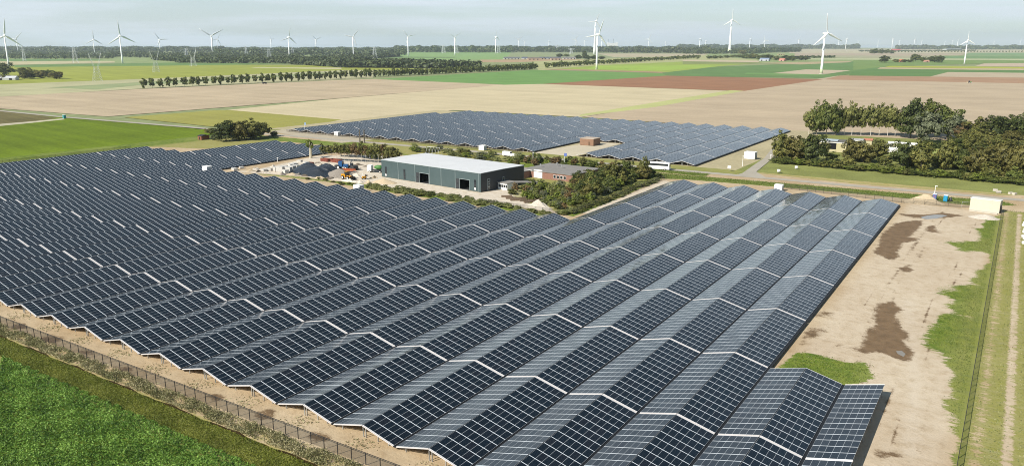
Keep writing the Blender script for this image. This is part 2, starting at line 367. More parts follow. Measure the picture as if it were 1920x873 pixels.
wets = [z6((1085, 350), (1150, 338), (1232, 335), (1215, 375), (1160, 420), (1205, 425), (1200, 440), (1130, 450), (1100, 500), (1110, 520), (1070, 542), (970, 500), (1000, 460), (1010, 410)),
        z9((1000, 40), (1080, 35), (1132, 75), (1090, 100), (1110, 150), (1162, 210), (1130, 240), (1198, 300), (1160, 340), (1080, 320), (1000, 290), (940, 300), (885, 280), (920, 250), (930, 190), (985, 150), (975, 90)),
        z6((1100, 577), (1150, 568), (1192, 590), (1140, 602)), z6((1250, 365), (1290, 358), (1312, 400), (1245, 392)),
        z6((1085, 300), (1230, 306), (1330, 296), (1445, 312), (1300, 327), (1180, 322)),
        z9((985, 800), (1080, 805), (1120, 825), (1020, 830))]
for w_ in wets: wet = mx_(wet, soft(w_, 2.6))
for w_, k in ((z9((690, 70), (820, 90), (760, 110), (640, 120)), .62), (z9((620, 160), (760, 160), (740, 195), (560, 280)), .66), (z9((760, 245), (900, 262), (890, 285), (800, 262)), .7),
              (z9((1140, 873), (1180, 760), (1230, 800), (1180, 873)), .72), (z9((1215, 680), (1240, 540), (1255, 560), (1235, 700)), .6), (z6((1180, 500), (1240, 505), (1230, 520), (1190, 520)), .6)):
    wet = mx_(wet, k*soft(w_, 2.0))
for u, v, r in ((95, 636, 3.0), (35, 612, 2.4), (160, 660, 1.8), (235, 692, 1.8), (405, 744, 2.0), (495, 779, 2.0), (600, 818, 2.0), (505, 770, 1.2)):   # dark earth spots along the fence
    x, y = at(u, v); wet = mx_(wet, 0.72*np.clip(1.3-np.hypot((XX-x)/1.5, YY-y)/r, 0, 1))
for a0, ph, k_ in ((-18.0, .3, .45), (-15.8, .3, .45), (-8.8, 1.7, .40), (-6.7, 1.7, .40), (-22.5, 2.6, .34), (-20.4, 2.6, .34)):      # wheel ruts across the sand
    cx_ = a0+2.2*np.sin(YY*.021+ph)+.5*np.sin(YY*.09)
    on = np.clip(1-np.abs(XX-cx_)/.9, 0, 1)*((YY > 66) & (YY < 296))
    wet = mx_(wet, (k_+.14*np.sin(YY*.13+a0))*on*1.25)
GRASSMASK, DRYMASK = grass.copy(), dry.copy()
nv = XX.size
me = bpy.data.meshes.new('site_ground')
nx, ny = len(gx), len(gy)
idx = np.arange(nv).reshape(ny, nx)
Fq = np.stack([idx[:-1, :-1], idx[:-1, 1:], idx[1:, 1:], idx[1:, :-1]], -1).reshape(-1, 4)
me.vertices.add(nv); me.vertices.foreach_set('co', np.stack([XX, YY, np.zeros_like(XX)], -1).astype(np.float32).ravel())
me.loops.add(Fq.size); me.loops.foreach_set('vertex_index', Fq.astype(np.int32).ravel())
me.polygons.add(len(Fq)); me.polygons.foreach_set('loop_start', np.arange(0, Fq.size, 4, dtype=np.int32)); me.polygons.foreach_set('loop_total', np.full(len(Fq), 4, dtype=np.int32))
for nm, a in (('grass', grass), ('wet', wet), ('pale', pale), ('dry', dry)):
    q = me.attributes.new(nm, 'FLOAT', 'POINT'); q.data.foreach_set('value', a.ravel().astype(np.float32))
me.update(calc_edges=True)
m = bpy.data.materials.new('site_soil'); m.use_nodes = True; t = m.node_tree
b = t.nodes['Principled BSDF']; b.inputs['Specular IOR Level'].default_value = 0.12
co = N(t, 'ShaderNodeTexCoord')
def noise(sc, det=6, rough=0.6, st=None):
    n = N(t, 'ShaderNodeTexNoise'); n.inputs['Scale'].default_value = sc; n.inputs['Detail'].default_value = det; n.inputs['Roughness'].default_value = rough
    if st:
        mp_ = N(t, 'ShaderNodeMapping'); mp_.inputs['Scale'].default_value = st
        t.links.new(co.outputs['Object'], mp_.inputs['Vector']); t.links.new(mp_.outputs[0], n.inputs['Vector'])
    else: t.links.new(co.outputs['Object'], n.inputs['Vector'])
    return n.outputs['Fac']
def ramp(v, a, b_, lo=0.0, hi=1.0):
    r = N(t, 'ShaderNodeMapRange', interpolation_type='SMOOTHSTEP'); r.inputs['From Min'].default_value = a; r.inputs['From Max'].default_value = b_
    r.inputs['To Min'].default_value = lo; r.inputs['To Max'].default_value = hi
    t.links.new(v, r.inputs['Value']); return r.outputs[0]
def mixc(f, A, B):
    x = N(t, 'ShaderNodeMix', data_type='RGBA')
    for k, v in (('A', A), ('B', B)):
        if isinstance(v, tuple): x.inputs[k].default_value = (*v, 1)
        else: t.links.new(v, x.inputs[k])
    t.links.new(f, x.inputs['Factor']); return x.outputs['Result']
def mad(v, k, c):
    x = N(t, 'ShaderNodeMath', operation='MULTIPLY_ADD'); t.links.new(v, x.inputs[0]); x.inputs[1].default_value = k
    if isinstance(c, float): x.inputs[2].default_value = c
    else: t.links.new(c, x.inputs[2])
    return x.outputs[0]
def attr(nm): return N(t, 'ShaderNodeAttribute', attribute_name=nm).outputs['Fac']
nb, nm_, nf = noise(0.05, 5), noise(0.45, 7, 0.7), noise(3.0, 6, 0.75)
nstreak = noise(1.0, 6, 0.7, (0.25, 1.1, 1))
soil = mixc(ramp(nb, .35, .65), alb(195, 170, 134), alb(212, 191, 158))
soil = mixc(ramp(nm_, .45, .75, 0, .55), soil, alb(164, 138, 104))
soil = mixc(ramp(nf, .50, .75, 0, .5), soil, alb(150, 126, 96))
soil = mixc(ramp(attr('pale'), 0, 1, 0, .8), soil, mixc(ramp(nm_, .4, .7), alb(236, 226, 210), alb(214, 200, 178)))
wetf = ramp(mad(nf, .9, mad(nm_, 1.6, mad(attr('wet'), 1.5, -2.05))), -.22, .22)
soil = mixc(wetf, soil, mixc(ramp(nm_, .4, .65), alb(138, 113, 84), alb(119, 97, 71)))
gcol = mixc(ramp(nm_, .35, .65), alb(92, 118, 38), alb(134, 146, 60))
gcol = mixc(ramp(nb, .4, .65, 0, .6), gcol, alb(150, 158, 84))
dcol = mixc(ramp(nm_, .35, .65), alb(194, 176, 122), alb(168, 158, 88))
dcol = mixc(ramp(nstreak, .45, .7, 0, .7), dcol, alb(206, 190, 150))
gcol = mixc(mad(attr('dry'), 1.0, 0.0), gcol, dcol)
gcol = mixc(ramp(nf, .5, .8, 0, .6), gcol, alb(80, 92, 40))
gf = ramp(mad(nf, .9, mad(nstreak, 2.8, mad(attr('grass'), 1.9, -2.8))), -.18, .22)
col_ = mixc(gf, soil, gcol)
t.links.new(col_, b.inputs['Base Color'])
rg = N(t, 'ShaderNodeMapRange'); rg.inputs['To Min'].default_value = 0.95; rg.inputs['To Max'].default_value = 0.6
t.links.new(wetf, rg.inputs['Value']); t.links.new(rg.outputs[0], b.inputs['Roughness'])
bp = N(t, 'ShaderNodeBump'); bp.inputs['Strength'].default_value = 0.5; bp.inputs['Distance'].default_value = 0.35
t.links.new(mad(nf, .35, nm_), bp.inputs['Height']); t.links.new(bp.outputs[0], b.inputs['Normal'])
me.materials.append(m)
tag(link('site_ground', me), kind='structure')

ROADM = groundmat('road_asphalt', alb(186, 178, 162), 0.12, 0.15)
def strip(name, pts, w, z, m):
    P = [Vector((x, y, 0)) for x, y in pts]; L = []; Rr = []
    for i, p in enumerate(P):
        dd = (P[min(i+1, len(P)-1)]-P[max(i-1, 0)]).normalized(); nrm = Vector((-dd.y, dd.x, 0))
        L.append(p+nrm*w/2); Rr.append(p-nrm*w/2)
    vs = [(q.x, q.y, z) for q in L]+[(q.x, q.y, z) for q in Rr]; n = len(P)
    return struct(name, MB().add(vs, [(n+i, n+i+1, i+1, i) for i in range(n-1)]), m)
# main polder road and its branches
strip('road', [(-1200, 322), (-735, 323), (-628, 321), (-470, 328), (-396, 329), (-340, 331), (-250, 333), (-140, 332), (-64, 332.5), (-22, 333.5), (0, 334.5), (60, 336), (300, 338)], 5.2, 0.05, ROADM)
strip('road', px((1400, 326), (1432, 303), (1447, 293), (1452, 285)), 4.2, 0.06, ROADM)
struct('road', MB().sheet(px((1372, 330), (1405, 321), (1430, 303), (1440, 304), (1418, 322), (1440, 335)), 0.055), ROADM)
struct('forecourt', MB().sheet(px((1430, 300), (1448, 278), (1490, 272), (1490, 290), (1455, 302)), 0.062), ROADM)
struct('forecourt', MB().sheet(px((505, 246), (560, 240), (700, 262), (640, 268), (560, 256)), 0.03), groundmat('forecourt_gravel', alb(196, 184, 160), .15, .1))
# soil strip under and before the second array, and the yard with the brick hut
field([(-425, 345), (-104, 338), (-104, 535), (-425, 535)], (190, 178, 142), 0.15, world=True)
field(px((990, 296), (1010, 283), (1090, 270), (1160, 262), (1165, 268), (1100, 286), (1060, 296)), (214, 202, 176), 0.1, world=True, name='forecourt')
field([(-425, 338), (-230, 338), (-140, 337.5), (-100, 337.5), (-104, 344), (-300, 345), (-425, 352)], (150, 152, 92), 0.25, world=True, scale=.1, name='verge')
field([(-104, 338), (200, 340), (200, 548), (-60, 524), (-104, 520)], (142, 146, 84), 0.25, world=True, scale=.06, name='verge')
field(px((1640, 300), (1740, 262), (1920, 275), (1920, 300)), (156, 164, 92), 0.2, world=True, name='verge')
strip('track', px((1718, 277), (1780, 280), (1830, 284)), 2.5, -0.2, ROADM)
DITCH = groundmat('ditch_mud', alb(62, 50, 26), .5, .8)
strip('ditch', [(-430+i*2.0, 64.25+.22*math.sin(i*.9)+.15*math.sin(i*2.3)) for i in range(190)], .75, 0.015, DITCH)
# water on the sand and the lake on the horizon
wm = mat('puddle_water', alb(150, 140, 124), 0.08, spec=0.5)
struct('puddle', MB().sheet(zc(1600, 310, (695, 528), (760, 512), (850, 503), (900, 505), (965, 512), (905, 530), (840, 545), (745, 550), (700, 540)), 0.02), wm)
struct('puddle', MB().sheet(z9((1090, 285), (1120, 283), (1140, 300), (1130, 315), (1100, 300)), 0.02), wm)
struct('water', MB().sheet([(-60000*math.sin(a)*1.0, 60000*math.cos(a)) for a in [AZ-0.9+i*0.06 for i in range(31)]]+[(-15500*math.sin(a), 15500*math.cos(a)) for a in [AZ+0.9-i*0.06 for i in range(31)]], 0.3), mat('lake_water', alb(196, 208, 214), 0.4, spec=0.3))

# ------------------------------------------------------------------ solar arrays
HALF, ZRIDGE, ZVAL, TABLE_L, MODX = 5.86, 2.1, 0.62, 27.6, 14
def panelmat():
    m = bpy.data.materials.new('solar_glass'); m.use_nodes = True; t = m.node_tree
    b = t.nodes['Principled BSDF']
    uv = N(t, 'ShaderNodeUVMap'); sp = N(t, 'ShaderNodeSeparateXYZ'); t.links.new(uv.outputs[0], sp.inputs[0])
    def mth(op, a, b_=None, c=None):
        x = N(t, 'ShaderNodeMath', operation=op)
        for i, q in enumerate((a, b_, c)):
            if q is None: continue
            if isinstance(q, (int, float)): x.inputs[i].default_value = q
            else: t.links.new(q, x.inputs[i])
        return x.outputs[0]
    def edge(co_, n, w):                 # 1 inside a border of relative width w around each of n divisions
        f = mth('FRACT', mth('MULTIPLY', co_, n)); e = mth('MINIMUM', f, mth('SUBTRACT', 1.0, f))
        return mth('LESS_THAN', e, w)
    U, V = sp.outputs['X'], sp.outputs['Y']          # U along the row 0..1, V from valley to ridge 0..1
    frame = mth('MAXIMUM', edge(U, 14.0, 0.029), mth('MULTIPLY', edge(V, 6.0, 0.028), 0.34))
    cells = mth('MAXIMUM', edge(U, 14.0*12, 0.03), edge(V, 36.0, 0.03))
    cid = N(t, 'ShaderNodeCombineXYZ'); oi = N(t, 'ShaderNodeObjectInfo')
    t.links.new(mth('FLOOR', mth('MULTIPLY', U, 14.0)), cid.inputs[0]); t.links.new(mth('FLOOR', mth('MULTIPLY', V, 6.0)), cid.inputs[1])
    t.links.new(mth('MULTIPLY', oi.outputs['Random'], 91.0), cid.inputs[2])
    wn = N(t, 'ShaderNodeTexWhiteNoise', noise_dimensions='3D'); t.links.new(cid.outputs[0], wn.inputs['Vector'])
    cr = N(t, 'ShaderNodeValToRGB'); e = cr.color_ramp.elements
    e[0].color = (0.002, 0.0042, 0.0066, 1); e[1].color = (0.006, 0.0068, 0.0095, 1); e[1].position = 0.95
    q = e.new(0.55); q.color = (0.002, 0.0054, 0.0092, 1)
    t.links.new(wn.outputs['Value'], cr.inputs[0])
    mx1 = N(t, 'ShaderNodeMix', data_type='RGBA'); mx1.inputs['B'].default_value = (0.035, 0.042, 0.052, 1)
    t.links.new(mth('MULTIPLY', cells, 0.45), mx1.inputs['Factor']); t.links.new(cr.outputs[0], mx1.inputs['A'])
    mx2 = N(t, 'ShaderNodeMix', data_type='RGBA'); mx2.inputs['B'].default_value = (0.70, 0.74, 0.76, 1)
    t.links.new(frame, mx2.inputs['Factor']); t.links.new(mx1.outputs['Result'], mx2.inputs['A'])
    t.links.new(mx2.outputs['Result'], b.inputs['Base Color'])
    dn = N(t, 'ShaderNodeTexNoise'); dn.inputs['Scale'].default_value = 0.35; dn.inputs['Detail'].default_value = 4
    tcn = N(t, 'ShaderNodeTexCoord'); t.links.new(tcn.outputs['Object'], dn.inputs['Vector'])
    rr = N(t, 'ShaderNodeMapRange'); rr.inputs['To Min'].default_value = 0.06; rr.inputs['To Max'].default_value = 0.16
    t.links.new(dn.outputs['Fac'], rr.inputs['Value'])
    t.links.new(mth('MAXIMUM', rr.outputs[0], mth('MULTIPLY', frame, 0.45)), b.inputs['Roughness'])
    ge = N(t, 'ShaderNodeNewGeometry')
    sb = N(t, 'ShaderNodeVectorMath', operation='SUBTRACT'); sb.inputs[1].default_value = (.5, .5, .5); t.links.new(wn.outputs['Color'], sb.inputs[0])
    sc_ = N(t, 'ShaderNodeVectorMath', operation='SCALE'); sc_.inputs['Scale'].default_value = 0.028; t.links.new(sb.outputs[0], sc_.inputs[0])
    ad_ = N(t, 'ShaderNodeVectorMath', operation='ADD'); t.links.new(ge.outputs['Normal'], ad_.inputs[0]); t.links.new(sc_.outputs[0], ad_.inputs[1])
    nn = N(t, 'ShaderNodeVectorMath', operation='NORMALIZE'); t.links.new(ad_.outputs[0], nn.inputs[0]); t.links.new(nn.outputs[0], b.inputs['Normal'])
    b.inputs['Sheen Weight'].default_value = 0.08; b.inputs['Sheen Roughness'].default_value = 0.35; b.inputs['Sheen Tint'].default_value = (.85, .95, 1, 1)   # dust film
    b.inputs['IOR'].default_value = 1.55; b.inputs['Specular IOR Level'].default_value = 0.5
    return m
PANEL = panelmat()
ALU = mat('aluminium_rail', alb(232, 226, 222), 0.45, 0.0, var=0.08, scale=2.0, spec=0.5)
STEEL = mat('galvanised_steel', (0.38, 0.39, 0.38), 0.5, 0.3, var=0.15, scale=3.0)
def slope_mesh(sgn):
    """one half of the tent: six landscape modules up the slope, fourteen along the row"""
    x0, x1 = sgn*(HALF+0.02), sgn*0.075
    th_ = 0.045
    vs = [(x0, 0, ZVAL), (x1, 0, ZRIDGE), (x1, TABLE_L, ZRIDGE), (x0, TABLE_L, ZVAL)]
    vs += [(x, y, z-th_) for x, y, z in vs]
    fs = [(0, 1, 2, 3), (7, 6, 5, 4), (0, 4, 5, 1), (1, 5, 6, 2), (2, 6, 7, 3), (3, 7, 4, 0)]
    if sgn > 0: fs = [f[::-1] for f in fs]
    me = bpy.data.meshes.new('panel_slope'); me.from_pydata(vs, [], fs)
    uvl = me.uv_layers.new(name='UVMap')
    uvm = [(0, 0), (0, 1), (1, 1), (1, 0)]*2
    for p in me.polygons:
        for li in p.loop_indices: uvl.data[li].uv = uvm[me.loops[li].vertex_index] if p.index == 0 else (0.001, 0.001)
    me.materials.append(PANEL); me.materials.append(ALU)
    for p in me.polygons:
        if p.index > 0: p.material_index = 1
    return me
def rail_mesh(y0, y1):
    b_ = MB()
    ym = (y0+y1)/2
    for s_ in (-1, 1):
        hw_ = (y1-y0)/2*(.82 if s_ > 0 else .42); ya, yb = ym-hw_, ym+hw_
        vs = [(s_*HALF, ya, ZVAL-0.015), (s_*0.03, ya, ZRIDGE-0.015), (s_*0.03, yb, ZRIDGE-0.015), (s_*HALF, yb, ZVAL-0.015)]
        vs += [(x, y, z-0.12) for x, y, z in vs]
        fs = [(0, 1, 2, 3), (7, 6, 5, 4), (0, 4, 5, 1), (1, 5, 6, 2), (2, 6, 7, 3), (3, 7, 4, 0)]
        b_.add(vs, fs if s_ < 0 else [f[::-1] for f in fs])
    return b_.mesh('end_rail', ALU)
SLOPES = {s_: slope_mesh(s_) for s_ in (-1, 1)}
RAIL0, RAIL1 = rail_mesh(-0.19, 0.0), rail_mesh(TABLE_L, TABLE_L+0.19)
def leg_mesh(x):
    z = ZRIDGE-0.1-(ZRIDGE-ZVAL)*abs(x)/HALF
    return MB().box((x, 0, z/2), (0.10, 0.14, z)).mesh('leg', STEEL)
LEGS = [leg_mesh(x) for x in (-4.4, -0.25, 0.25, 2.6, 4.6)]
PURL = MB()
for x in (-4.4, -2.4, 2.4, 4.4):
    z = ZRIDGE-0.105-(ZRIDGE-ZVAL)*abs(x)/HALF
    PURL.box((x, TABLE_L/2, z), (0.08, TABLE_L, 0.08))
PURL = PURL.mesh('support_beam', STEEL)
GAPSHADE = mat('gap_shade', (0.012, 0.013, 0.015), 0.6, var=0.2, scale=2.0)  # near-black colour that paints the shade in the gaps between slopes
VALLEY = MB().box((HALF+0.255, TABLE_L/2, ZVAL-0.16), (0.50, TABLE_L+0.3, 0.10)).mesh('valley_shade', GAPSHADE)  # added dark strip, draws the shadow line along the valley gap
RIDGE = MB().box((0.0, TABLE_L/2, ZRIDGE-0.10), (0.16, TABLE_L+0.3, 0.08)).mesh('ridge_shade', GAPSHADE)  # added dark strip, draws the thin shadow line under the ridge gap
X0, Y0, PITCH, SEG = -48.93, 101.4, 12.227, 28.1
tables = []                                              # (x, y, legs, label-part, halves)
def rowword(i):
    return ordinal(i)
def main_rows():
    for i in range(-28, 4):
        if i >= 2: j0, j1 = -1, 1
        elif i >= -5: j0, j1 = -1, 7
        elif i >= -20: j0, j1 = -1, 4
        elif i >= -25: j0, j1 = -1, 7
        else: j0, j1 = -1, 5
        for j in range(j0, j1):
            yield i, j, j0, j1
PLACES = {}
for i, j, j0, j1 in main_rows():
    x = X0+PITCH*i; y = Y0+SEG*j+0.22
    lb = 'solar table %s from the field fence, %s row from the sandy edge' % (ordinal(j-j0+1), ordinal(4-i))
    tables.append((x, y, j == -1 or (i > 0), lb, (-1,) if i == 3 else (-1, 1), 'solar tables of the front array', 0.0))
P2, S2, X2, Y2 = 12.66, 29.85, -129.6, 347.0
for k in range(22):
    s0 = 2 if k in (5, 6) else 0
    for s_ in range(s0, 6):
        x = X2-P2*k; y = Y2+S2*s_
        if k == 21 and s_ > 4: continue
        lb = 'rear solar table %s from the road, %s row from the farm drive' % (ordinal(s_+1), ordinal(k+1))
        tables.append((x, y, s_ == s0 or k == 0, lb, (-1, 1), 'solar tables of the rear array beyond the road', 0.0))
tables.sort(key=lambda q: q[0]**2+q[1]**2)
near, farther = tables[:300], tables[300:]
def table_name(): return 'solar_table'
for n, (x, y, lg, lb, hs, gr, dz) in enumerate(near):
    r = tag(empty('solar_table', (x, y, 0)), lb, 'solar table', gr)
    if y > 340: r.scale = (P2/PITCH, S2/SEG, 1)
    for s_ in hs: link('panel_slope', SLOPES[s_], r)
    if len(hs) == 2:
        link('end_rail', RAIL0, r); link('end_rail', RAIL1, r)
        link('support_beam', PURL, r); link('valley_shade', VALLEY, r); link('ridge_shade', RIDGE, r)
    else:
        for yy in (-0.105, TABLE_L+0.105):
            MB().bar((-HALF, yy, ZVAL-0.07), (-0.03, yy, ZRIDGE-0.07), 0.26).build('end_rail', ALU, r)
        for yy in (2.5, 10, 17.5, 25): link('leg', LEGS[1], r).location = (0, yy, 0)
    if lg:
        for q in (LEGS if len(hs) == 2 else LEGS[:2]):
            for yy in ((0.35,) if y > 340 else (0.35, TABLE_L-0.35)):
                link('leg', q, r).location = (0, yy, 0)
if farther:
    b_ = []
    V = []; F = []; UVs = []
    me = bpy.data.meshes.new('solar_tables')
    mb = MB(); uvs = []
    for (x, y, lg, lb, hs, gr, dz) in farther:
        for s_ in (-1, 1):
            sm = SLOPES[s_]; n0 = mb.n
            mb.add([(x+v.co.x*P2/PITCH, y+v.co.y*S2/SEG, v.co.z) for v in sm.vertices], [tuple(p.vertices) for p in sm.polygons])
            for p in sm.polygons:
                for li in p.loop_indices: uvs.append(tuple(sm.uv_layers[0].data[li].uv))
    me.from_pydata(mb.v, [], mb.f); ul = me.uv_layers.new(name='UVMap')
    for li, q in enumerate(uvs): ul.data[li].uv = q
    me.materials.append(PANEL)
    tag(link('solar_table_mass', me), 'hazy solar tables massed at the far left edge of the rear array', 'solar tables', kind='stuff')

# ------------------------------------------------------------------ haze over the polder
hz = MB().box((0, 0, 130), (36000, 36000, 262)).build('haze', None)
hm = bpy.data.materials.new('haze_air'); hm.use_nodes = True; t = hm.node_tree; t.nodes.clear()
ho = N(t, 'ShaderNodeOutputMaterial'); hv = N(t, 'ShaderNodeVolumePrincipled')
hv.inputs['Color'].default_value = (0.80, 0.90, 1.0, 1); hv.inputs['Density'].default_value = 4.6e-5; hv.inputs['Anisotropy'].default_value = 0.3
t.links.new(hv.outputs[0], ho.inputs['Volume']); hz.data.materials.append(hm)
tag(hz, kind='stuff')

# ------------------------------------------------------------------ wind turbines
WHITE = mat('turbine_white', (0.80, 0.81, 0.80), 0.45, var=0.05, scale=0.2, spec=0.4)
TBASE = mat('turbine_base_green', (0.42, 0.47, 0.30), 0.6, var=0.1, scale=0.3)
def blade_mesh():
    """unit blade along +Z: root cylinder, chord widest at a fifth of the span, thin tip"""
    mb = MB(); prof = [(0, .022, .022), (.05, .022, .022), (.2, .062, .018), (.5, .044, .012), (.8, .028, .007), (1, .010, .003)]
    vs = []
    for z, c, th_ in prof:
        tw = 0.5*(1-z)
        for i in range(8):
            q = 2*math.pi*i/8; x = c*math.cos(q)-c*0.35*min(1, z*5); y = th_*math.sin(q)
            vs.append((x*math.cos(tw)-y*math.sin(tw), x*math.sin(tw)+y*math.cos(tw), z))
    fs = [(k*8+i, k*8+(i+1) % 8, k*8+8+(i+1) % 8, k*8+8+i) for k in range(len(prof)-1) for i in range(8)]+[tuple(range(40, 48))]
    return mb.add(vs, fs).mesh('blade', WHITE, True)
BLADE = blade_mesh()
def turbine(ub, vb, uh, vh, lb, phase, label, yaw=25, fat=1.0, green=False):
    """base pixel, hub pixel, blade length in pixels, blade phase clockwise from upright"""
    vb = max(vb, 89.3)
    x, y = at(ub, vb); k = ppm(x, y); hh = ztop(x, y, vh); rb = lb/k
    r = tag(empty('wind_turbine', (x, y, -0.3), toward_cam(x, y)+R(yaw)), label, 'wind turbine', 'wind turbines of the polder')
    w0, w1 = 0.030*hh*fat, 0.018*hh
    if fat > 1.5: prof = [(w0, 0), (w0*.72, hh*.18), (w0*.5, hh*.5), (w1*.9, hh*.97)]
    else: prof = [(w0, 0), (w0*.9, hh*.2), (w1, hh*.97)]
    tw = MB().lathe(prof, 14).build('tower', WHITE, r, True)
    if green:
        MB().lathe([(w0*1.02, 0), (w0*.97, hh*.13)], 14).build('tower_foot', TBASE, tw, True)
        MB().lathe([(w0*1.5, 0), (w0*1.5, 1.2)], 14).build('foundation', mat('pale_concrete', alb(205, 200, 188), .8, var=.1, scale=.5), tw)
    nl, nh = max(5.0, rb*.30), max(2.4, rb*0.085)
    n_ = MB().lathe([(nh*.5, -nl*.55), (nh*.66, -nl*.35), (nh*.7, nl*.1), (nh*.5, nl*.45), (nh*.1, nl*.55)], 10, (0, 0, 0), 'Y').build('nacelle', WHITE, r, True); n_.location = (0, 0, hh)
    hb = MB().lathe([(nh*.15, -nh*1.0), (nh*.5, -nh*.7), (nh*.6, -nh*.1), (nh*.5, nh*.3)], 10, (0, 0, 0), 'Y').build('hub', WHITE, r, True); hb.location = (0, -nl*.55-nh*.4, hh)
    for q in range(3):
        b_ = link('blade', BLADE, r); b_.location = (0, -nl*.55-nh*.5, hh); b_.scale = (rb, rb, rb)
        b_.rotation_euler = (0, R(phase+120*q), 0)
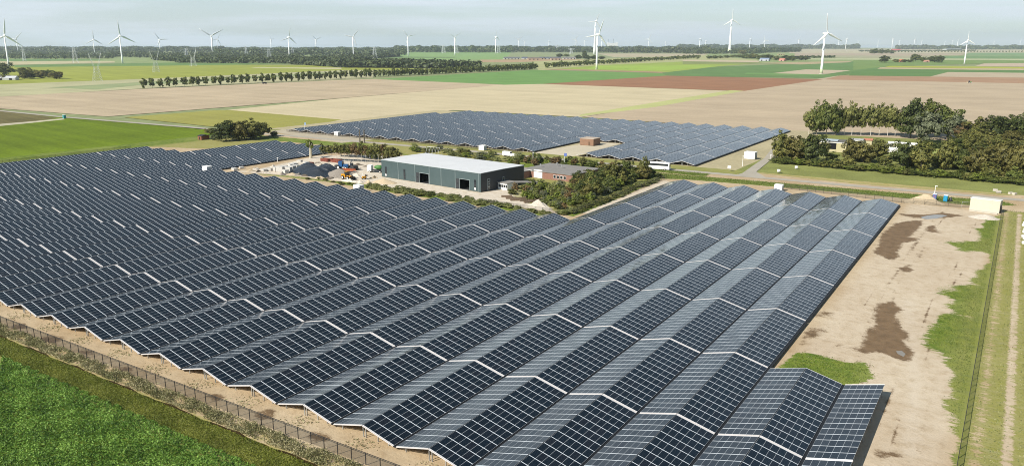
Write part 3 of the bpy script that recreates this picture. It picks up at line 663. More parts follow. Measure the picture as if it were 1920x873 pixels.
TURB = [
 (16.5, 124, 8.2, 66.8, 31, 7, 8, 1, 0, 'large white wind turbine behind the white barn at the left edge'),
 (33.9, 98.9, 31.5, 73.8, 17, 43, -15, 1, 0, 'white wind turbine with a steep blade just right of the leftmost one'),
 (177.8, 102.2, 173.8, 74.2, 17.5, 2, 15, 1, 0, 'white wind turbine with upright blade above the nearest lattice pylon'),
 (230, 119.4, 223.2, 67.2, 28, -4, 15, 1, 0, 'tall white wind turbine standing in the green strip beyond the pylon'),
 (300.6, 97, 298.8, 74.5, 16, -33, 20, 1, 0, 'white wind turbine rising behind the second lattice pylon'),
 (398.8, 104, 395.7, 67.2, 24, 62, 10, 1, 0, 'white wind turbine with raised V shaped blades before the dark wood'),
 (408.3, 95, 407.6, 74.5, 12, 28, 30, 1, 0, 'small wind turbine just right of the turbine with V shaped blades'),
 (508.8, 96, 507.3, 74.2, 9, -40, 60, 1, 0, 'small wind turbine turned sideways above the narrow lattice pylon'),
 (542.7, 108, 541.2, 70.1, 19, 11, 30, 1, 0, 'white wind turbine at the edge of the wood right of the narrow pylon'),
 (592.5, 94, 591.6, 74.2, 12, 72, 40, 1, 0, 'small far wind turbine with one blade pointing right over the wood'),
 (663.1, 108.4, 662, 69, 17, 41, 15, 1, 0, 'white wind turbine in front of the clipped end of the dark tree belt'),
 (765.6, 106.2, 764.6, 68.3, 15, -42, 20, 1, 0, 'white wind turbine standing at the right end of the tree belt'),
 (852.6, 104.4, 853.9, 69.6, 13, 55, 30, 1, 0, 'white wind turbine with raised blades in the pale green field'),
 (929.2, 101, 929.6, 69.6, 12.5, 2, 55, 1, 0, 'white wind turbine left of the far farm sheds with upright blade'),
 (971.9, 96, 971.5, 74.2, 10, 55, 20, 1, 0, 'small wind turbine above the left end of the far farm sheds'),
 (982.9, 93, 982.4, 77.8, 6, 50, 20, 1, 0, 'tiny wind turbine just right of the one above the farm sheds'),
 (1028.7, 93, 1028.7, 77, 7, 2, 50, 1, 0, 'tiny wind turbine above the middle of the far farm sheds'),
 (1078.2, 93, 1078.8, 74.2, 10, 34, 20, 1, 0, 'small wind turbine above the right end of the far farm sheds'),
 (1095.6, 92, 1095.3, 76.5, 6, -35, 20, 1, 0, 'tiny wind turbine left of the tall pair of turbines'),
 (1114.9, 101.6, 1119, 39.9, 16.5, 25, 30, 1.9, 0, 'tallest wind turbine with flared tower right behind the front turbine of the pair'),
 (1118.5, 130, 1122.2, 64.6, 29, 20, 30, 1, 1, 'front wind turbine of the tall pair, its green footed tower beside the avenue'),
 (1127.7, 94.3, 1128.6, 75, 9, 10, 50, 1, 0, 'small wind turbine half hidden behind the right side of the tall pair'),
 (1215.7, 91.5, 1215.3, 73.2, 10, 25, 15, 1, 0, 'small wind turbine right of the white factory on the horizon'),
 (1247.4, 90, 1247.4, 78.5, 5, 5, 60, 1, 0, 'tiny wind turbine over the trees right of the factory'),
 (1311.2, 94, 1312.6, 73.2, 9, 15, 62, 1, 0, 'small wind turbine in the closest pair left of the tall flared tower'),
 (1322.5, 91.5, 1324, 77, 6, 5, 65, 1, 0, 'tiny wind turbine between the small one and the tall flared tower'),
 (1367.6, 101, 1374, 37.5, 20, 0, 25, 1.9, 1, 'tall wind turbine with flared tower standing alone left of the farm copse'),
 (1405, 94.3, 1406, 73.2, 8, 20, 60, 1, 0, 'small wind turbine just right of the lone tall flared tower'),
 (1433, 92.5, 1433.6, 75.8, 9, -20, 15, 1, 0, 'small wind turbine with a blade pointing right above the farm copse'),
 (1496.3, 91.5, 1497.2, 74.2, 7.5, 25, 60, 1, 0, 'small wind turbine left of the big front turbine'),
 (1539.7, 138.8, 1547.5, 62.5, 36, -7, 38, 1.15, 1, 'big front wind turbine with green foot at the corner of the pale field'),
 (1571.4, 90, 1572.3, 74.2, 6, 0, 60, 1, 0, 'tiny faint wind turbine just right of the big front turbine'),
 (1585.2, 93.4, 1587, 73.2, 8, 15, 60, 1, 0, 'small wind turbine second to the right of the big front turbine'),
 (1607.7, 89.5, 1609.2, 77.5, 5, -60, 40, 1, 0, 'tiny wind turbine at the right end of the long blue wood'),
 (1645.5, 89.5, 1646.7, 75.5, 6, 30, 60, 1, 0, 'small faint wind turbine left of the copse with the red roofed shed'),
 (1672, 92.1, 1674.6, 73.2, 7, 60, 60, 1, 0, 'white wind turbine right above the red roofed shed'),
 (1685.2, 89.5, 1686, 76.5, 6, 5, 65, 1, 0, 'tiny wind turbine just right of the one above the red roof'),
 (1713, 91.5, 1715.5, 74.2, 8, 15, 60, 1, 0, 'small wind turbine in front of the dark wood right of the red roof'),
 (1726.5, 89.5, 1727.7, 77, 6, 5, 65, 1, 0, 'tiny faint wind turbine over the dark wood right of the red roof'),
 (1770.5, 89.5, 1771.5, 78.5, 5, 10, 60, 1, 0, 'faint wind turbine left of the long grey greenhouse'),
 (1784.2, 89.5, 1785.5, 76.5, 5, 20, 60, 1, 0, 'faint wind turbine over the long grey greenhouse'),
 (1794.3, 92.2, 1797, 74.5, 6, 30, 60, 1, 0, 'white wind turbine standing at the long grey greenhouse'),
 (1808, 120.5, 1814, 75.6, 16, -2, 25, 1, 0, 'white front wind turbine beyond the yellow strip near the right edge'),
 (1862.5, 89.5, 1863.5, 77.5, 5, 0, 60, 1, 0, 'faint tiny wind turbine right of the white front turbine'),
 (1911.6, 89.5, 1912, 77, 6, 3, 60, 1, 0, 'faint wind turbine at the right edge of the horizon'),
]
for ub, vb, uh, vh, lb, ph, yw, ft, gr, lab in TURB: turbine(ub, vb, uh, vh, lb, ph, lab, yw, ft, gr)

# ------------------------------------------------------------------ lattice pylons
LATT = mat('pylon_steel', (0.52, 0.55, 0.55), 0.5, 0.2, var=0.1, scale=0.5)
def pylon(ub, vb, vt, wpx, label, kind='delta'):
    x, y = at(ub, vb); k = ppm(x, y); h = ztop(x, y, vt); w = wpx/k
    r = tag(empty('lattice_pylon', (x, y, -0.2), toward_cam(x, y)+R(18)), label, 'pylon', 'lattice pylons of the power line')
    bt = max(0.14, 0.34/k); bt2 = bt*.6
    m = MB(); hw = h*(0.46 if kind == 'delta' else 0.95)
    def ring(z): 
        f = z/hw; return w/2*(1-f)+w*(.14 if kind != 'delta' else .24)*f
    zs = [hw*q for q in (0, .24, .45, .64, .82, 1)]
    for sx in (-1, 1):
        for sy in (-1, 1):
            m.bar((sx*ring(0), sy*ring(0), 0), (sx*ring(hw), sy*ring(hw), hw), bt)
    for a, b_ in zip(zs, zs[1:]):
        ra, rb = ring(a), ring(b_)
        for s_ in (-1, 1):
            m.bar((-ra, s_*ra, a), (rb, s_*rb, b_), bt2); m.bar((ra, s_*ra, a), (-rb, s_*rb, b_), bt2)
            m.bar((s_*ra, -ra, a), (s_*rb, rb, b_), bt2); m.bar((s_*ra, ra, a), (s_*rb, -rb, b_), bt2)
            m.bar((-rb, s_*rb, b_), (rb, s_*rb, b_), bt2)
    m.build('lattice_body', LATT, r)
    if kind == 'delta':
        rw, aw = ring(hw), w*.78
        a = MB()
        for s_ in (-1, 1):
            for sy in (-1, 1): a.bar((s_*rw, sy*rw, hw), (s_*aw, sy*.5, h*.93), bt)
            for q in range(6):
                f, g = q/6, (q+1)/6
                p0 = (s_*(rw+(aw-rw)*f), rw*(1-f), hw+(h*.93-hw)*f); p1 = (s_*(rw+(aw-rw)*g), -rw*(1-g), hw+(h*.93-hw)*g)
                a.bar(p0, p1, bt2); a.bar((s_*aw, 0, h*.93), (s_*aw*.92, 0, h), bt)
        a.build('arms', LATT, r)
        c = MB(); 
        for sy in (-.6, .6):
            c.bar((-aw*1.5, 0, h*.88), (aw*1.5, 0, h*.88), bt2); c.bar((-aw, sy, h*.93), (aw, sy, h*.93), bt2)
        for q in range(8): c.bar((-aw+q*aw/4, 0, h*.88 if q % 2 else h*.93), (-aw+(q+1)*aw/4, 0, h*.93 if q % 2 else h*.88), bt2)
        c.build('crossarm', LATT, r)
    else:
        for z, l in ((.70, 1.5), (.86, 1.9)):
            c = MB(); L = w*l*.62
            c.bar((-L, 0, h*z), (L, 0, h*z), bt); c.bar((-L, 0, h*z), (0, 0, h*(z+.06)), bt2); c.bar((L, 0, h*z), (0, 0, h*(z+.06)), bt2)
            for q in range(-3, 4): c.bar((q*L/3.2, 0, h*z), (q*L/3.2, 0, h*z-1.4), bt2)
            c.build('crossarm', LATT, r)
for a in [(183.3, 152.5, 95, 14, 'nearest lattice pylon with splayed V arms at the pale field edge'),
          (292.9, 135.6, 93, 10.5, 'second lattice pylon with V arms in the yellow green field'),
          (362.5, 124.2, 89, 10, 'third lattice pylon with crossarm in front of the dark wood'),
          (141.5, 118.2, 88, 9, 'lattice pylon with two crossarms in the beige strip at left', 'mast'),
          (350.5, 112, 90, 7, 'lattice pylon half behind the third pylon', 'mast'),
          (505, 112.5, 90.5, 8, 'narrow lattice pylon in the middle of the dark wood', 'mast'),
          (549, 104, 88.5, 6, 'faint lattice pylon right of the wood edge turbine', 'mast'),
          (462, 105, 86, 5, 'thin grey lattice pylon above the dark wood', 'mast'),
          (702.7, 110, 87, 8, 'lattice pylon before the clipped tree belt', 'mast'),
          (831.5, 100, 84.5, 7, 'lattice pylon left of the turbine in the pale green field', 'mast'),
          (856, 100, 84.5, 6, 'lattice pylon just behind the turbine in the pale green field', 'mast'),
          (934.7, 100, 83.5, 6, 'lattice pylon right of the turbine near the farm sheds', 'mast'),
          (1071, 101.6, 90, 6, 'lattice pylon behind the right end of the farm sheds', 'mast'),
          (1045, 96, 84, 5, 'faint lattice pylon over the wood behind the farm sheds', 'mast'),
          (45.8, 114.5, 84.5, 5, 'faint lattice pylon by the left wood edge', 'mast')]:
    pylon(*a)

# ------------------------------------------------------------------ trees and woods
def leafset(c1, c2, c3): return alb(*c1), alb(*c2), alb(*c3)
LM = {
 'green': leafmat('leaf_green', (0.046, 0.063, 0.015), (0.107, 0.132, 0.028), (0.201, 0.213, 0.051)),
 'poplar': leafmat('leaf_poplar', (0.077, 0.088, 0.022), (0.160, 0.167, 0.046), (0.259, 0.253, 0.083)),
 'olive': leafmat('leaf_olive', (0.057, 0.065, 0.015), (0.140, 0.143, 0.034), (0.244, 0.227, 0.065)),
 'rust': leafmat('leaf_rust', (0.066, 0.048, 0.020), (0.165, 0.106, 0.042), (0.242, 0.171, 0.070)),
 'grey': leafmat('leaf_grey_green', (0.063, 0.076, 0.038), (0.137, 0.152, 0.082), (0.231, 0.247, 0.147)),
 'dark': leafmat('leaf_dark', (0.027, 0.041, 0.011), (0.068, 0.088, 0.021), (0.131, 0.147, 0.039)),
 'lime': leafmat('leaf_lime', (.074, .098, .014), (.155, .195, .028), (.250, .280, .060)),
 'bronze': leafmat('leaf_bronze', (0.059, 0.059, 0.016), (0.137, 0.127, 0.033), (0.232, 0.201, 0.061)),
 'reed': leafmat('leaf_reed', (.105, .125, .036), (.200, .215, .070), (.310, .310, .130)),
 'far': leafmat('leaf_far_wood', (0.027, 0.042, 0.015), (0.057, 0.078, 0.026), (0.105, 0.124, 0.046), trans=.1),
}
BARK = mat('bark', (.13, .11, .085), .9, var=.3, scale=2.5)
BIRCH = mat('pale_bark', (.55, .52, .46), .85, var=.25, scale=3)
def crown_mesh(name, shape, m, nclump, per, leaf, seed, z0=.18):
    """unit crown: leaf faces in clumps spread through an uneven volume, gaps left between them"""
    g = np.random.default_rng(seed)
    C = []; T = []; NRM = []
    dirs = unit(g.normal(size=(nclump, 3)))
    rad = g.uniform(.12, 1.0, nclump)**.55
    lump = .92+.11*np.sin(dirs[:, 0]*5+seed)+.09*np.sin(dirs[:, 2]*7+seed*2)+g.normal(0, .04, nclump)
    cz = (1+z0)/2; hz_ = (1-z0)/2
    for d_, r_, l_ in zip(dirs, rad, lump):
        p = np.array([d_[0]*.5, d_[1]*.5, d_[2]*hz_])*r_*l_
        zf = (p[2]+hz_)/(2*hz_)
        if shape == 'egg': p[:2] *= 1.06-.45*abs(zf-.45)-.25*max(0, zf-.5)
        elif shape == 'tall': p[:2] *= .82+.22*math.sin(zf*3)
        elif shape == 'cone': p[:2] *= 1.25*(1-zf)+.12
        elif shape == 'shrub': p[:2] *= 1.15-.35*zf
        cr_ = g.uniform(.6, 1.15)*(.19 if nclump < 30 else .165 if nclump < 45 else .135)*(1 if shape != 'tall' else .9)
        q = p+np.array([0, 0, cz])
        n_ = int(per*1.25*g.uniform(.6, 1.4))
        u = g.normal(size=(n_, 3)); u = unit(u)*(g.uniform(.2, 1, n_)**.5)[:, None]
        C.append(q+u*cr_*np.array([1, 1, .72*(1-z0)])); NRM.append(unit(u+d_*.55+np.array([0, 0, .45])+g.normal(0, .45, (n_, 3))))
        T.append(np.clip(g.normal(.5, .2)+g.normal(0, .12, n_), 0, 1))
    C = np.concatenate(C); NRM = np.concatenate(NRM); T = np.concatenate(T)
    sz = leaf*g.uniform(.6, 1.3, len(C)); A, B = leaf_axes(NRM, sz)
    return qmesh(name, C, A, B, m, T)
def trunk_mesh(name, m, limbs=5, seed=1, th_=.022):
    g = random.Random(seed); mb = MB()
    mb.bar((0, 0, 0), (.01, .01, .35), th_*2.2, th_*1.6, 7); mb.bar((.01, .01, .35), (0, -.01, .82), th_*1.6, th_*.4, 6)
    for i in range(limbs):
        a = g.uniform(0, 6.28); z = g.uniform(.22, .6); l = g.uniform(.18, .36)
        mb.bar((0, 0, z), (l*math.cos(a), l*math.sin(a), z+g.uniform(.12, .3)), th_*.9, th_*.25, 5)
    return mb.mesh(name, m)
TR = [trunk_mesh('trunk', BARK, 6, s_) for s_ in range(3)]; TRP = trunk_mesh('trunk', BIRCH, 6, 9, .015)
CR = {}
def crowns(key, shape, leafkey, nclump, per, leaf, n, z0):
    CR[key] = [crown_mesh('crown', shape, LM[leafkey], nclump, per, leaf, 11*i+hash(key) % 97 if False else 11*i+len(key)*7+ord(key[0]), z0) for i in range(n)]
for key, shape, lk, nc, per, lf, n, z0 in [
    ('oak', 'round', 'green', 95, 34, .029, 3, .05), ('oakolive', 'round', 'olive', 95, 34, .029, 3, .04), ('oakdark', 'round', 'dark', 95, 34, .029, 3, .03),
    ('bronze', 'round', 'bronze', 95, 34, .029, 3, .03), ('poplar', 'tall', 'poplar', 90, 34, .025, 3, .22), ('willow', 'round', 'grey', 90, 34, .028, 2, .05),
    ('rusty', 'round', 'rust', 60, 26, .028, 2, .12), ('avenue', 'egg', 'green', 30, 30, .056, 4, .05), ('avenue_far', 'egg', 'green', 18, 16, .09, 3, .03),
    ('shrubgreen', 'shrub', 'green', 34, 26, .040, 3, .02), ('shrubolive', 'shrub', 'olive', 34, 26, .040, 3, .02), ('shrublime', 'shrub', 'lime', 34, 24, .040, 2, .02),
    ('shrubrust', 'shrub', 'rust', 34, 24, .040, 2, .02), ('shrubgrey', 'shrub', 'grey', 34, 26, .036, 2, .02), ('reed', 'shrub', 'reed', 40, 28, .034, 3, .0), ('cone', 'cone', 'green', 40, 22, .035, 1, .03),
    ('pruned', 'tall', 'olive', 34, 26, .034, 2, .42), ('prunedrust', 'tall', 'rust', 30, 24, .034, 2, .42)]:
    crowns(key, shape, lk, nc, per, lf, n, z0)
TC = [0]
def tree(u, v, vt, wpx, key, label, name='tree', cat='tree', group=None, trunk=True, xy=None, hw=None, pale=False):
    TC[0] += 1; g = random.Random(TC[0]*13)
    x, y = xy if xy else at(u, v)
    if hw: h, w = hw
    else: k = ppm(x, y); h = ztop(x, y, vt); w = wpx/k
    r = tag(empty(name, (x, y, 0), g.uniform(0, 6.28)), label, cat, group)
    c = link('crown' if trunk else 'foliage', g.choice(CR[key]), r); c.scale = (w*1.12, w*1.12, h)
    tk = link('trunk' if trunk else 'stem', TRP if pale else TR[TC[0] % 3], r); tk.scale = (w*.95 if trunk else w*.5, w*.95 if trunk else w*.5, h*.97 if trunk else h*.8)
    return r

# the clump by the brick hut west of the arrays
for u, v, vt, w, key, lab in [
    (396, 252, 239, 21, 'bronze', 'small brown green tree at the left end of the clump above the arrays'),
    (424, 264, 227, 46, 'oakdark', 'dark broad tree left of centre in the clump above the arrays'),
    (446, 263, 226, 38, 'bronze', 'brownish tree in the middle of the clump above the arrays'),
    (473, 260, 223, 46, 'oakolive', 'olive tree with the tallest crown in the clump above the arrays'),
    (490, 257, 228, 32, 'oakolive', 'olive tree at the right end of the clump above the arrays'),
    (514, 256, 246, 16, 'oakdark', 'small dark tree standing apart right of the clump')]:
    tree(u, v, vt, w, key, lab)
tree(402, 262, 251, 18, 'shrubgrey', 'pale bush beside the wooden hut left of the tree clump', 'bush', 'bush', None, False)
# poplars and dark trees behind the bungalow
for n, (px_, vt, w, key) in enumerate([(1516, 201, 22, 'poplar'), (1531, 192, 30, 'oak'), (1549, 187, 34, 'oak'), (1566, 190, 30, 'oak'), (1583, 200, 20, 'poplar'), (1597, 190, 32, 'poplar'),
        (1614, 195, 24, 'poplar'), (1632, 192, 30, 'poplar'), (1648, 190, 30, 'poplar'), (1664, 192, 30, 'poplar'), (1678, 203, 24, 'poplar')]):
    tree(px_, 251.5+(px_-1516)*.02, vt, w, key, 'tall %s, %s from the left in the row behind the bungalow' % ('dense green tree' if key == 'oak' else 'airy yellow green poplar', ordinal(n+1)), 'tall_tree', 'tree', 'tall trees behind the bungalow', True, pale=key == 'poplar')
for u, v, vt, w, key, lab in [
    (1707, 258, 186, 48, 'oakdark', 'dark tall tree right of the poplar row, with the highest crown'),
    (1738, 256, 185, 50, 'oak', 'broad green tall tree second right of the poplar row'),
    (1737, 268, 204, 50, 'willow', 'grey green willow in front of the dark tall trees'),
    (1775, 262, 197, 52, 'oak', 'rounded green tree right of the grey willow'),
    (1792, 266, 212, 40, 'willow', 'grey leaved tree sloping down right of the rounded tree'),
    (1801, 268, 228, 26, 'rusty', 'reddish brown tree in the back row at right'),
    (1826, 268, 220, 46, 'oakolive', 'olive tree right of the reddish one in the back row'),
    (1858, 264, 214, 48, 'oakdark', 'dark dense tree second from right in the back row'),
    (1888, 264, 213, 44, 'oakdark', 'dark dense tree near the right edge of the back row'),
    (1914, 264, 211, 44, 'oakdark', 'dark tree cut by the right photo edge in the back row'),
    (1462, 299, 246, 36, 'oakolive', 'dark olive tree at the left end of the front tree belt by the drive'),
    (1492, 302, 250, 44, 'bronze', 'brown green tree second from left in the front tree belt'),
    (1521, 305, 249, 46, 'oakdark', 'dark tree third from left in the front tree belt'),
    (1543, 302, 262, 22, 'poplar', 'narrow light green tree beside the cream bungalow wall'),
    (1560, 302, 284, 26, 'shrubgreen', 'low green tree in front of the bungalow window wall'),
    (1594, 303, 257, 30, 'bronze', 'brown tree before the right end of the cream wall'),
    (1618, 304, 262, 42, 'bronze', 'brown green tree in front of the orange roof'),
    (1647, 300, 258, 34, 'oakolive', 'olive tree left of the ruined white frame'),
    (1692, 317, 263, 44, 'oakdark', 'dark glossy tree right of the ruined white frame'),
    (1726, 320, 263, 46, 'oakolive', 'yellow green tree leaning right of the dark glossy tree'),
    (1773, 318, 259, 36, 'oakolive', 'slim olive tree in the gap of the lawn'),
    (1806, 321, 285, 34, 'oak', 'low green tree right of the slim olive tree'),
    (1836, 326, 268, 54, 'bronze', 'broad bronze tree in the front belt near the right edge'),
    (1874, 328, 261, 54, 'bronze', 'tallest bronze tree in the front belt near the right edge'),
    (1908, 334, 265, 48, 'bronze', 'bronze tree at the right edge of the front belt'),
    (1922, 322, 262, 44, 'oakolive', 'olive tree cut by the right photo edge in the front belt'),
    (1660, 310, 290, 30, 'shrubolive', 'low olive tree beneath the ruined white frame'),
    (1590, 310, 292, 28, 'shrubolive', 'low olive tree before the brown tree by the cream wall'),
    (1856, 335, 305, 40, 'shrubolive', 'low olive tree at the foot of the broad bronze tree'),
    (1898, 342, 312, 34, 'shrubgreen', 'low green tree at the foot of the right edge bronze tree')]:
    tree(u, v, vt, w, key, lab)
for n in range(46):
    u = 1455+n*10.2; v = 305+(u-1455)*.088+random.uniform(-1.5, 1.5)
    tree(u, v, v-random.uniform(9, 17), random.uniform(18, 28), random.choice(['shrubgreen', 'shrubgreen', 'shrubolive', 'shrublime']), 'hedge shrub along the mown field, %s from the farm drive' % ordinal(n+1), 'hedge_shrub', 'shrub', 'hedge shrubs along the mown field', False)
for n in range(12):
    u = 1740+n*15.5; v = 277+n*.6
    tree(u, v, v-random.uniform(10, 20), random.uniform(18, 28), random.choice(['shrubolive', 'oakdark', 'shrubgreen']), 'undergrowth shrub below the back row trees, %s from the lawn' % ordinal(n+1), 'undergrowth_shrub', 'shrub', 'undergrowth below the back row trees', False)

# avenue trees
for n in range(84):
    y = 598+n*11.9; x = -962+random.uniform(-1.5, 1.5)
    if n == 40: continue
    h = random.uniform(12.0, 14.8)*(1+n*.002)
    tree(0, 0, 0, 0, 'avenue' if n < 45 else 'avenue_far', 'round avenue tree beyond the pale field, %s from its near end' % ordinal(n+1), 'avenue_tree', 'tree', 'avenue trees along the field road', True, (x, y+random.uniform(-1.5, 1.5)), (h, h*random.uniform(.52, .62)))
for n in range(48):
    y = 1080+n*10.6; x = -975+random.uniform(-2, 2); h = random.uniform(10.5, 13.5)
    tree(0, 0, 0, 0, 'avenue_far', 'avenue tree of the second line behind the first, %s from its near end' % ordinal(n+1), 'avenue_tree', 'tree', 'second line of avenue trees', True, (x, y), (h, h*.62))
for n in range(82):
    f = n/81; u = 1022+288*f; x = -996-198*f; y = 1690+1640*f; h = random.uniform(13, 16)
    tree(0, 0, 0, 0, 'avenue_far', 'tree of the far avenue behind the turbine pair, %s from its near end' % ordinal(n+1), 'avenue_tree', 'tree', 'far avenue behind the turbine pair', True, (x+random.uniform(-3, 3), y), (h, h*.85))
for n in range(46):
    f = n/45; x0, y0 = at(1672, 98.2); x1, y1 = at(1945, 97.6); x = x0+(x1-x0)*f; y = y0+(y1-y0)*f
    tree(0, 0, 0, 0, 'avenue_far', 'dot like tree of the row below the greenhouse, %s from the left' % ordinal(n+1), 'roadside_tree', 'tree', 'dot like roadside trees near the horizon', True, (x, y), (11, 11))
def copse(lst, base, nm='copse_tree', group=None):
    for n, (u, v, vt, w, key) in enumerate(lst):
        tree(u, v, vt, w, key, '%s, %s from its left' % (base, ordinal(n+1)), nm, 'tree', group)
copse([(8, 143, 116.5, 34, 'oakdark'), (46, 148, 128, 18, 'oakolive'), (44, 140, 126, 22, 'oakdark'), (60, 147, 128, 22, 'oakolive'), (77, 147, 131, 20, 'bronze'), (92, 146, 130, 20, 'oakdark'), (106, 148, 133, 26, 'bronze'), (18, 149, 140, 9, 'bronze'), (32, 149, 141, 9, 'bronze'), (7, 150, 141, 8, 'bronze')],
      'tree of the hedge right of the white barn', 'hedge_tree', 'hedge trees round the white barn')
copse([(1658, 117.5, 104.5, 20, 'oakdark'), (1680, 117, 111, 14, 'oakolive'), (1695, 117, 111, 12, 'oakdark'), (1706, 117, 111, 12, 'oak'), (1716, 115, 101, 18, 'oak'), (1731, 116, 106, 14, 'oak'), (1744, 116.5, 106, 12, 'oakdark'), (1752, 117, 104, 18, 'oakdark'), (1762, 117.5, 103, 16, 'oakdark')],
      'tree around the red roofed farmstead left of the front turbine', 'farmstead_tree', 'trees of the red roofed farmstead')
copse([(1400, 110, 101, 22, 'oak'), (1412, 110, 100, 18, 'oakolive'), (1428, 112, 103, 20, 'oak'), (1440, 112, 101, 20, 'oakdark'), (1456, 113, 105, 18, 'oakolive'), (1474, 114.5, 104, 22, 'oakdark'), (1486, 114, 104, 18, 'oak'), (1500, 113, 104, 18, 'oakdark'), (1510, 113, 105, 16, 'oakdark'),
       (1330, 110.5, 104, 12, 'oak'), (1340, 110.5, 103.5, 12, 'oak'), (1351, 110, 104, 10, 'oak'), (1362, 109, 103, 12, 'oak'), (1374, 108.5, 102.5, 14, 'oak'), (1386, 108, 102, 14, 'oak'), (1308, 111, 103, 7, 'oak'), (1392, 103, 93, 14, 'bronze'), (1356, 99, 92, 16, 'bronze')],
      'copse tree around the pink roofed farm below the lone flared tower', 'copse_tree', 'copse below the lone flared tower')
copse([(1639, 102, 91, 16, 'oak'), (1652, 101, 91.5, 12, 'oak'), (1663, 101, 92, 10, 'oak'), (1672, 101, 93.5, 9, 'oak')], 'far copse tree left of the red roofed shed', 'copse_tree', 'copse left of the red roofed shed')
copse([(1049, 108, 100, 12, 'oakdark'), (1062, 107, 101, 10, 'oak'), (1084, 111, 103, 16, 'oakdark'), (1096, 110, 96, 10, 'oakdark'), (1100, 112, 103, 18, 'oakdark'), (1114, 112, 104, 14, 'oakdark'), (1128, 111.5, 105, 14, 'oakdark')], 'dark farmyard tree right of the far farm sheds', 'farmyard_tree', 'farmyard trees by the far farm sheds')

# distant woods, each a mass of crowns nobody could count
def wood(px_quad, n, h, label, lf=4.2, key='far'):
    """crowns scattered over a ground quad given by its left, right, near and far photo corners"""
    P = [np.array(at(u, v)) for u, v in px_quad]
    a, b_ = RNG.uniform(0, 1, n), RNG.uniform(0, 1, n)
    base = ((1-a)*(1-b_))[:, None]*P[0]+(a*(1-b_))[:, None]*P[1]+(a*b_)[:, None]*P[2]+((1-a)*b_)[:, None]*P[3]
    per = 12
    hh = h*RNG.uniform(.7, 1.15, n)*(1+.15*np.sin(a*40)+.1*np.sin(a*97))
    d_ = unit(RNG.normal(size=(n, per, 3))); d_[..., 2] = np.abs(d_[..., 2])*.9+.0
    ctr = np.concatenate([base, (hh*.45)[:, None]], 1)
    C = ctr[:, None, :]+d_*np.stack([hh*.34, hh*.34, hh*.5], -1)[:, None, :]*RNG.uniform(.7, 1.05, (n, per, 1))
    C[:, ::4, 2] *= .45
    Nn = unit(d_+np.array([0, 0, .35])+RNG.normal(0, .35, d_.shape)).reshape(-1, 3)
    A, B = leaf_axes(Nn, h*.17*RNG.uniform(.7, 1.3, n*per), .8)
    T = np.clip(np.repeat(RNG.normal(.5, .22, n), per)+RNG.normal(0, .08, n*per), 0, 1)
    tag(link('woodland', qmesh('woodland', C.reshape(-1, 3), A, B, LM[key], T)), label, 'woodland', kind='stuff')
wood([(-80, 111.5), (212, 110.5), (212, 98), (-80, 98)], 4200, 16, 'dark wood behind the fields at the left edge')
wood([(205, 107), (300, 109), (300, 98), (205, 98)], 1600, 18, 'wood behind the tall turbine at left')
wood([(-80, 99), (420, 99), (420, 91.5), (-80, 91.5)], 5200, 35, 'far blue wooded ridge along the left horizon')
wood([(285, 113), (335, 116), (420, 105), (300, 104)], 1200, 17, 'wood edge left of the V bladed turbine')
wood([(330, 118.5), (560, 119.5), (560, 103), (330, 104)], 4600, 15, 'dark wood in the left middle distance below the V bladed turbine')
wood([(400, 104.5), (760, 103.5), (760, 93), (400, 93)], 6500, 29, 'broad wood behind the left middle turbines')
wood([(545, 122), (748, 106.5), (745, 104), (545, 113)], 2600, 17, 'clipped dark tree belt beside the pylon')
wood([(560, 121.5), (640, 127), (905, 128.5), (760, 121)], 2400, 16.5, 'long dark tree belt behind the avenue')
wood([(740, 98.5), (960, 99), (960, 91.5), (740, 91.5)], 4400, 40, 'wood behind the pale green field')
wood([(960, 98), (1330, 100.5), (1330, 92), (960, 91.5)], 6500, 36, 'wood along the horizon behind the turbine pair')
wood([(1280, 101.5), (1420, 101), (1500, 94), (1280, 93)], 3000, 26, 'wood around the lone flared tower')
wood([(1390, 99), (1500, 98), (1500, 94), (1390, 95)], 1200, 30, 'bushy wood right of the lone flared tower')
wood([(1270, 91.8), (1610, 91.8), (1610, 90.2), (1270, 90.2)], 3600, 56, 'long blue wood on the horizon left of the red roof')
wood([(1680, 92.5), (1730, 92.5), (1730, 91), (1680, 91)], 800, 46, 'dark blue wood right of the red roof')
wood([(1730, 92.8), (1990, 93.5), (1990, 90.5), (1730, 90.5)], 3000, 46, 'blue wood on the horizon at the right edge')
wood([(1500, 109.5), (1565, 108.5), (1565, 107.5), (1500, 108)], 260, 9, 'low hedge line right of the farm copse')
wood([(1610, 97.5), (1830, 96), (1830, 95), (1610, 95.2)], 700, 9, 'thin hedge line in the beige fields near the right horizon')

# ------------------------------------------------------------------ buildings
GLASS = mat('window_glass', (0.02, 0.025, 0.03), 0.08, spec=0.6)
DARKIN = mat('dark_interior', (0.015, 0.015, 0.016), 0.9)
WPAINT = mat('white_paint', (0.78, 0.77, 0.74), 0.6, var=.08, scale=1.5)
CONC = mat('concrete', alb(214, 206, 190), 0.85, var=.15, scale=.6, bump=.1)
def frame_of(pa, pb, z=0.0):
    a = Vector(at(*pa)); b_ = Vector(at(*pb)); dd = b_-a
    return a, math.atan2(dd.y, dd.x), dd.length

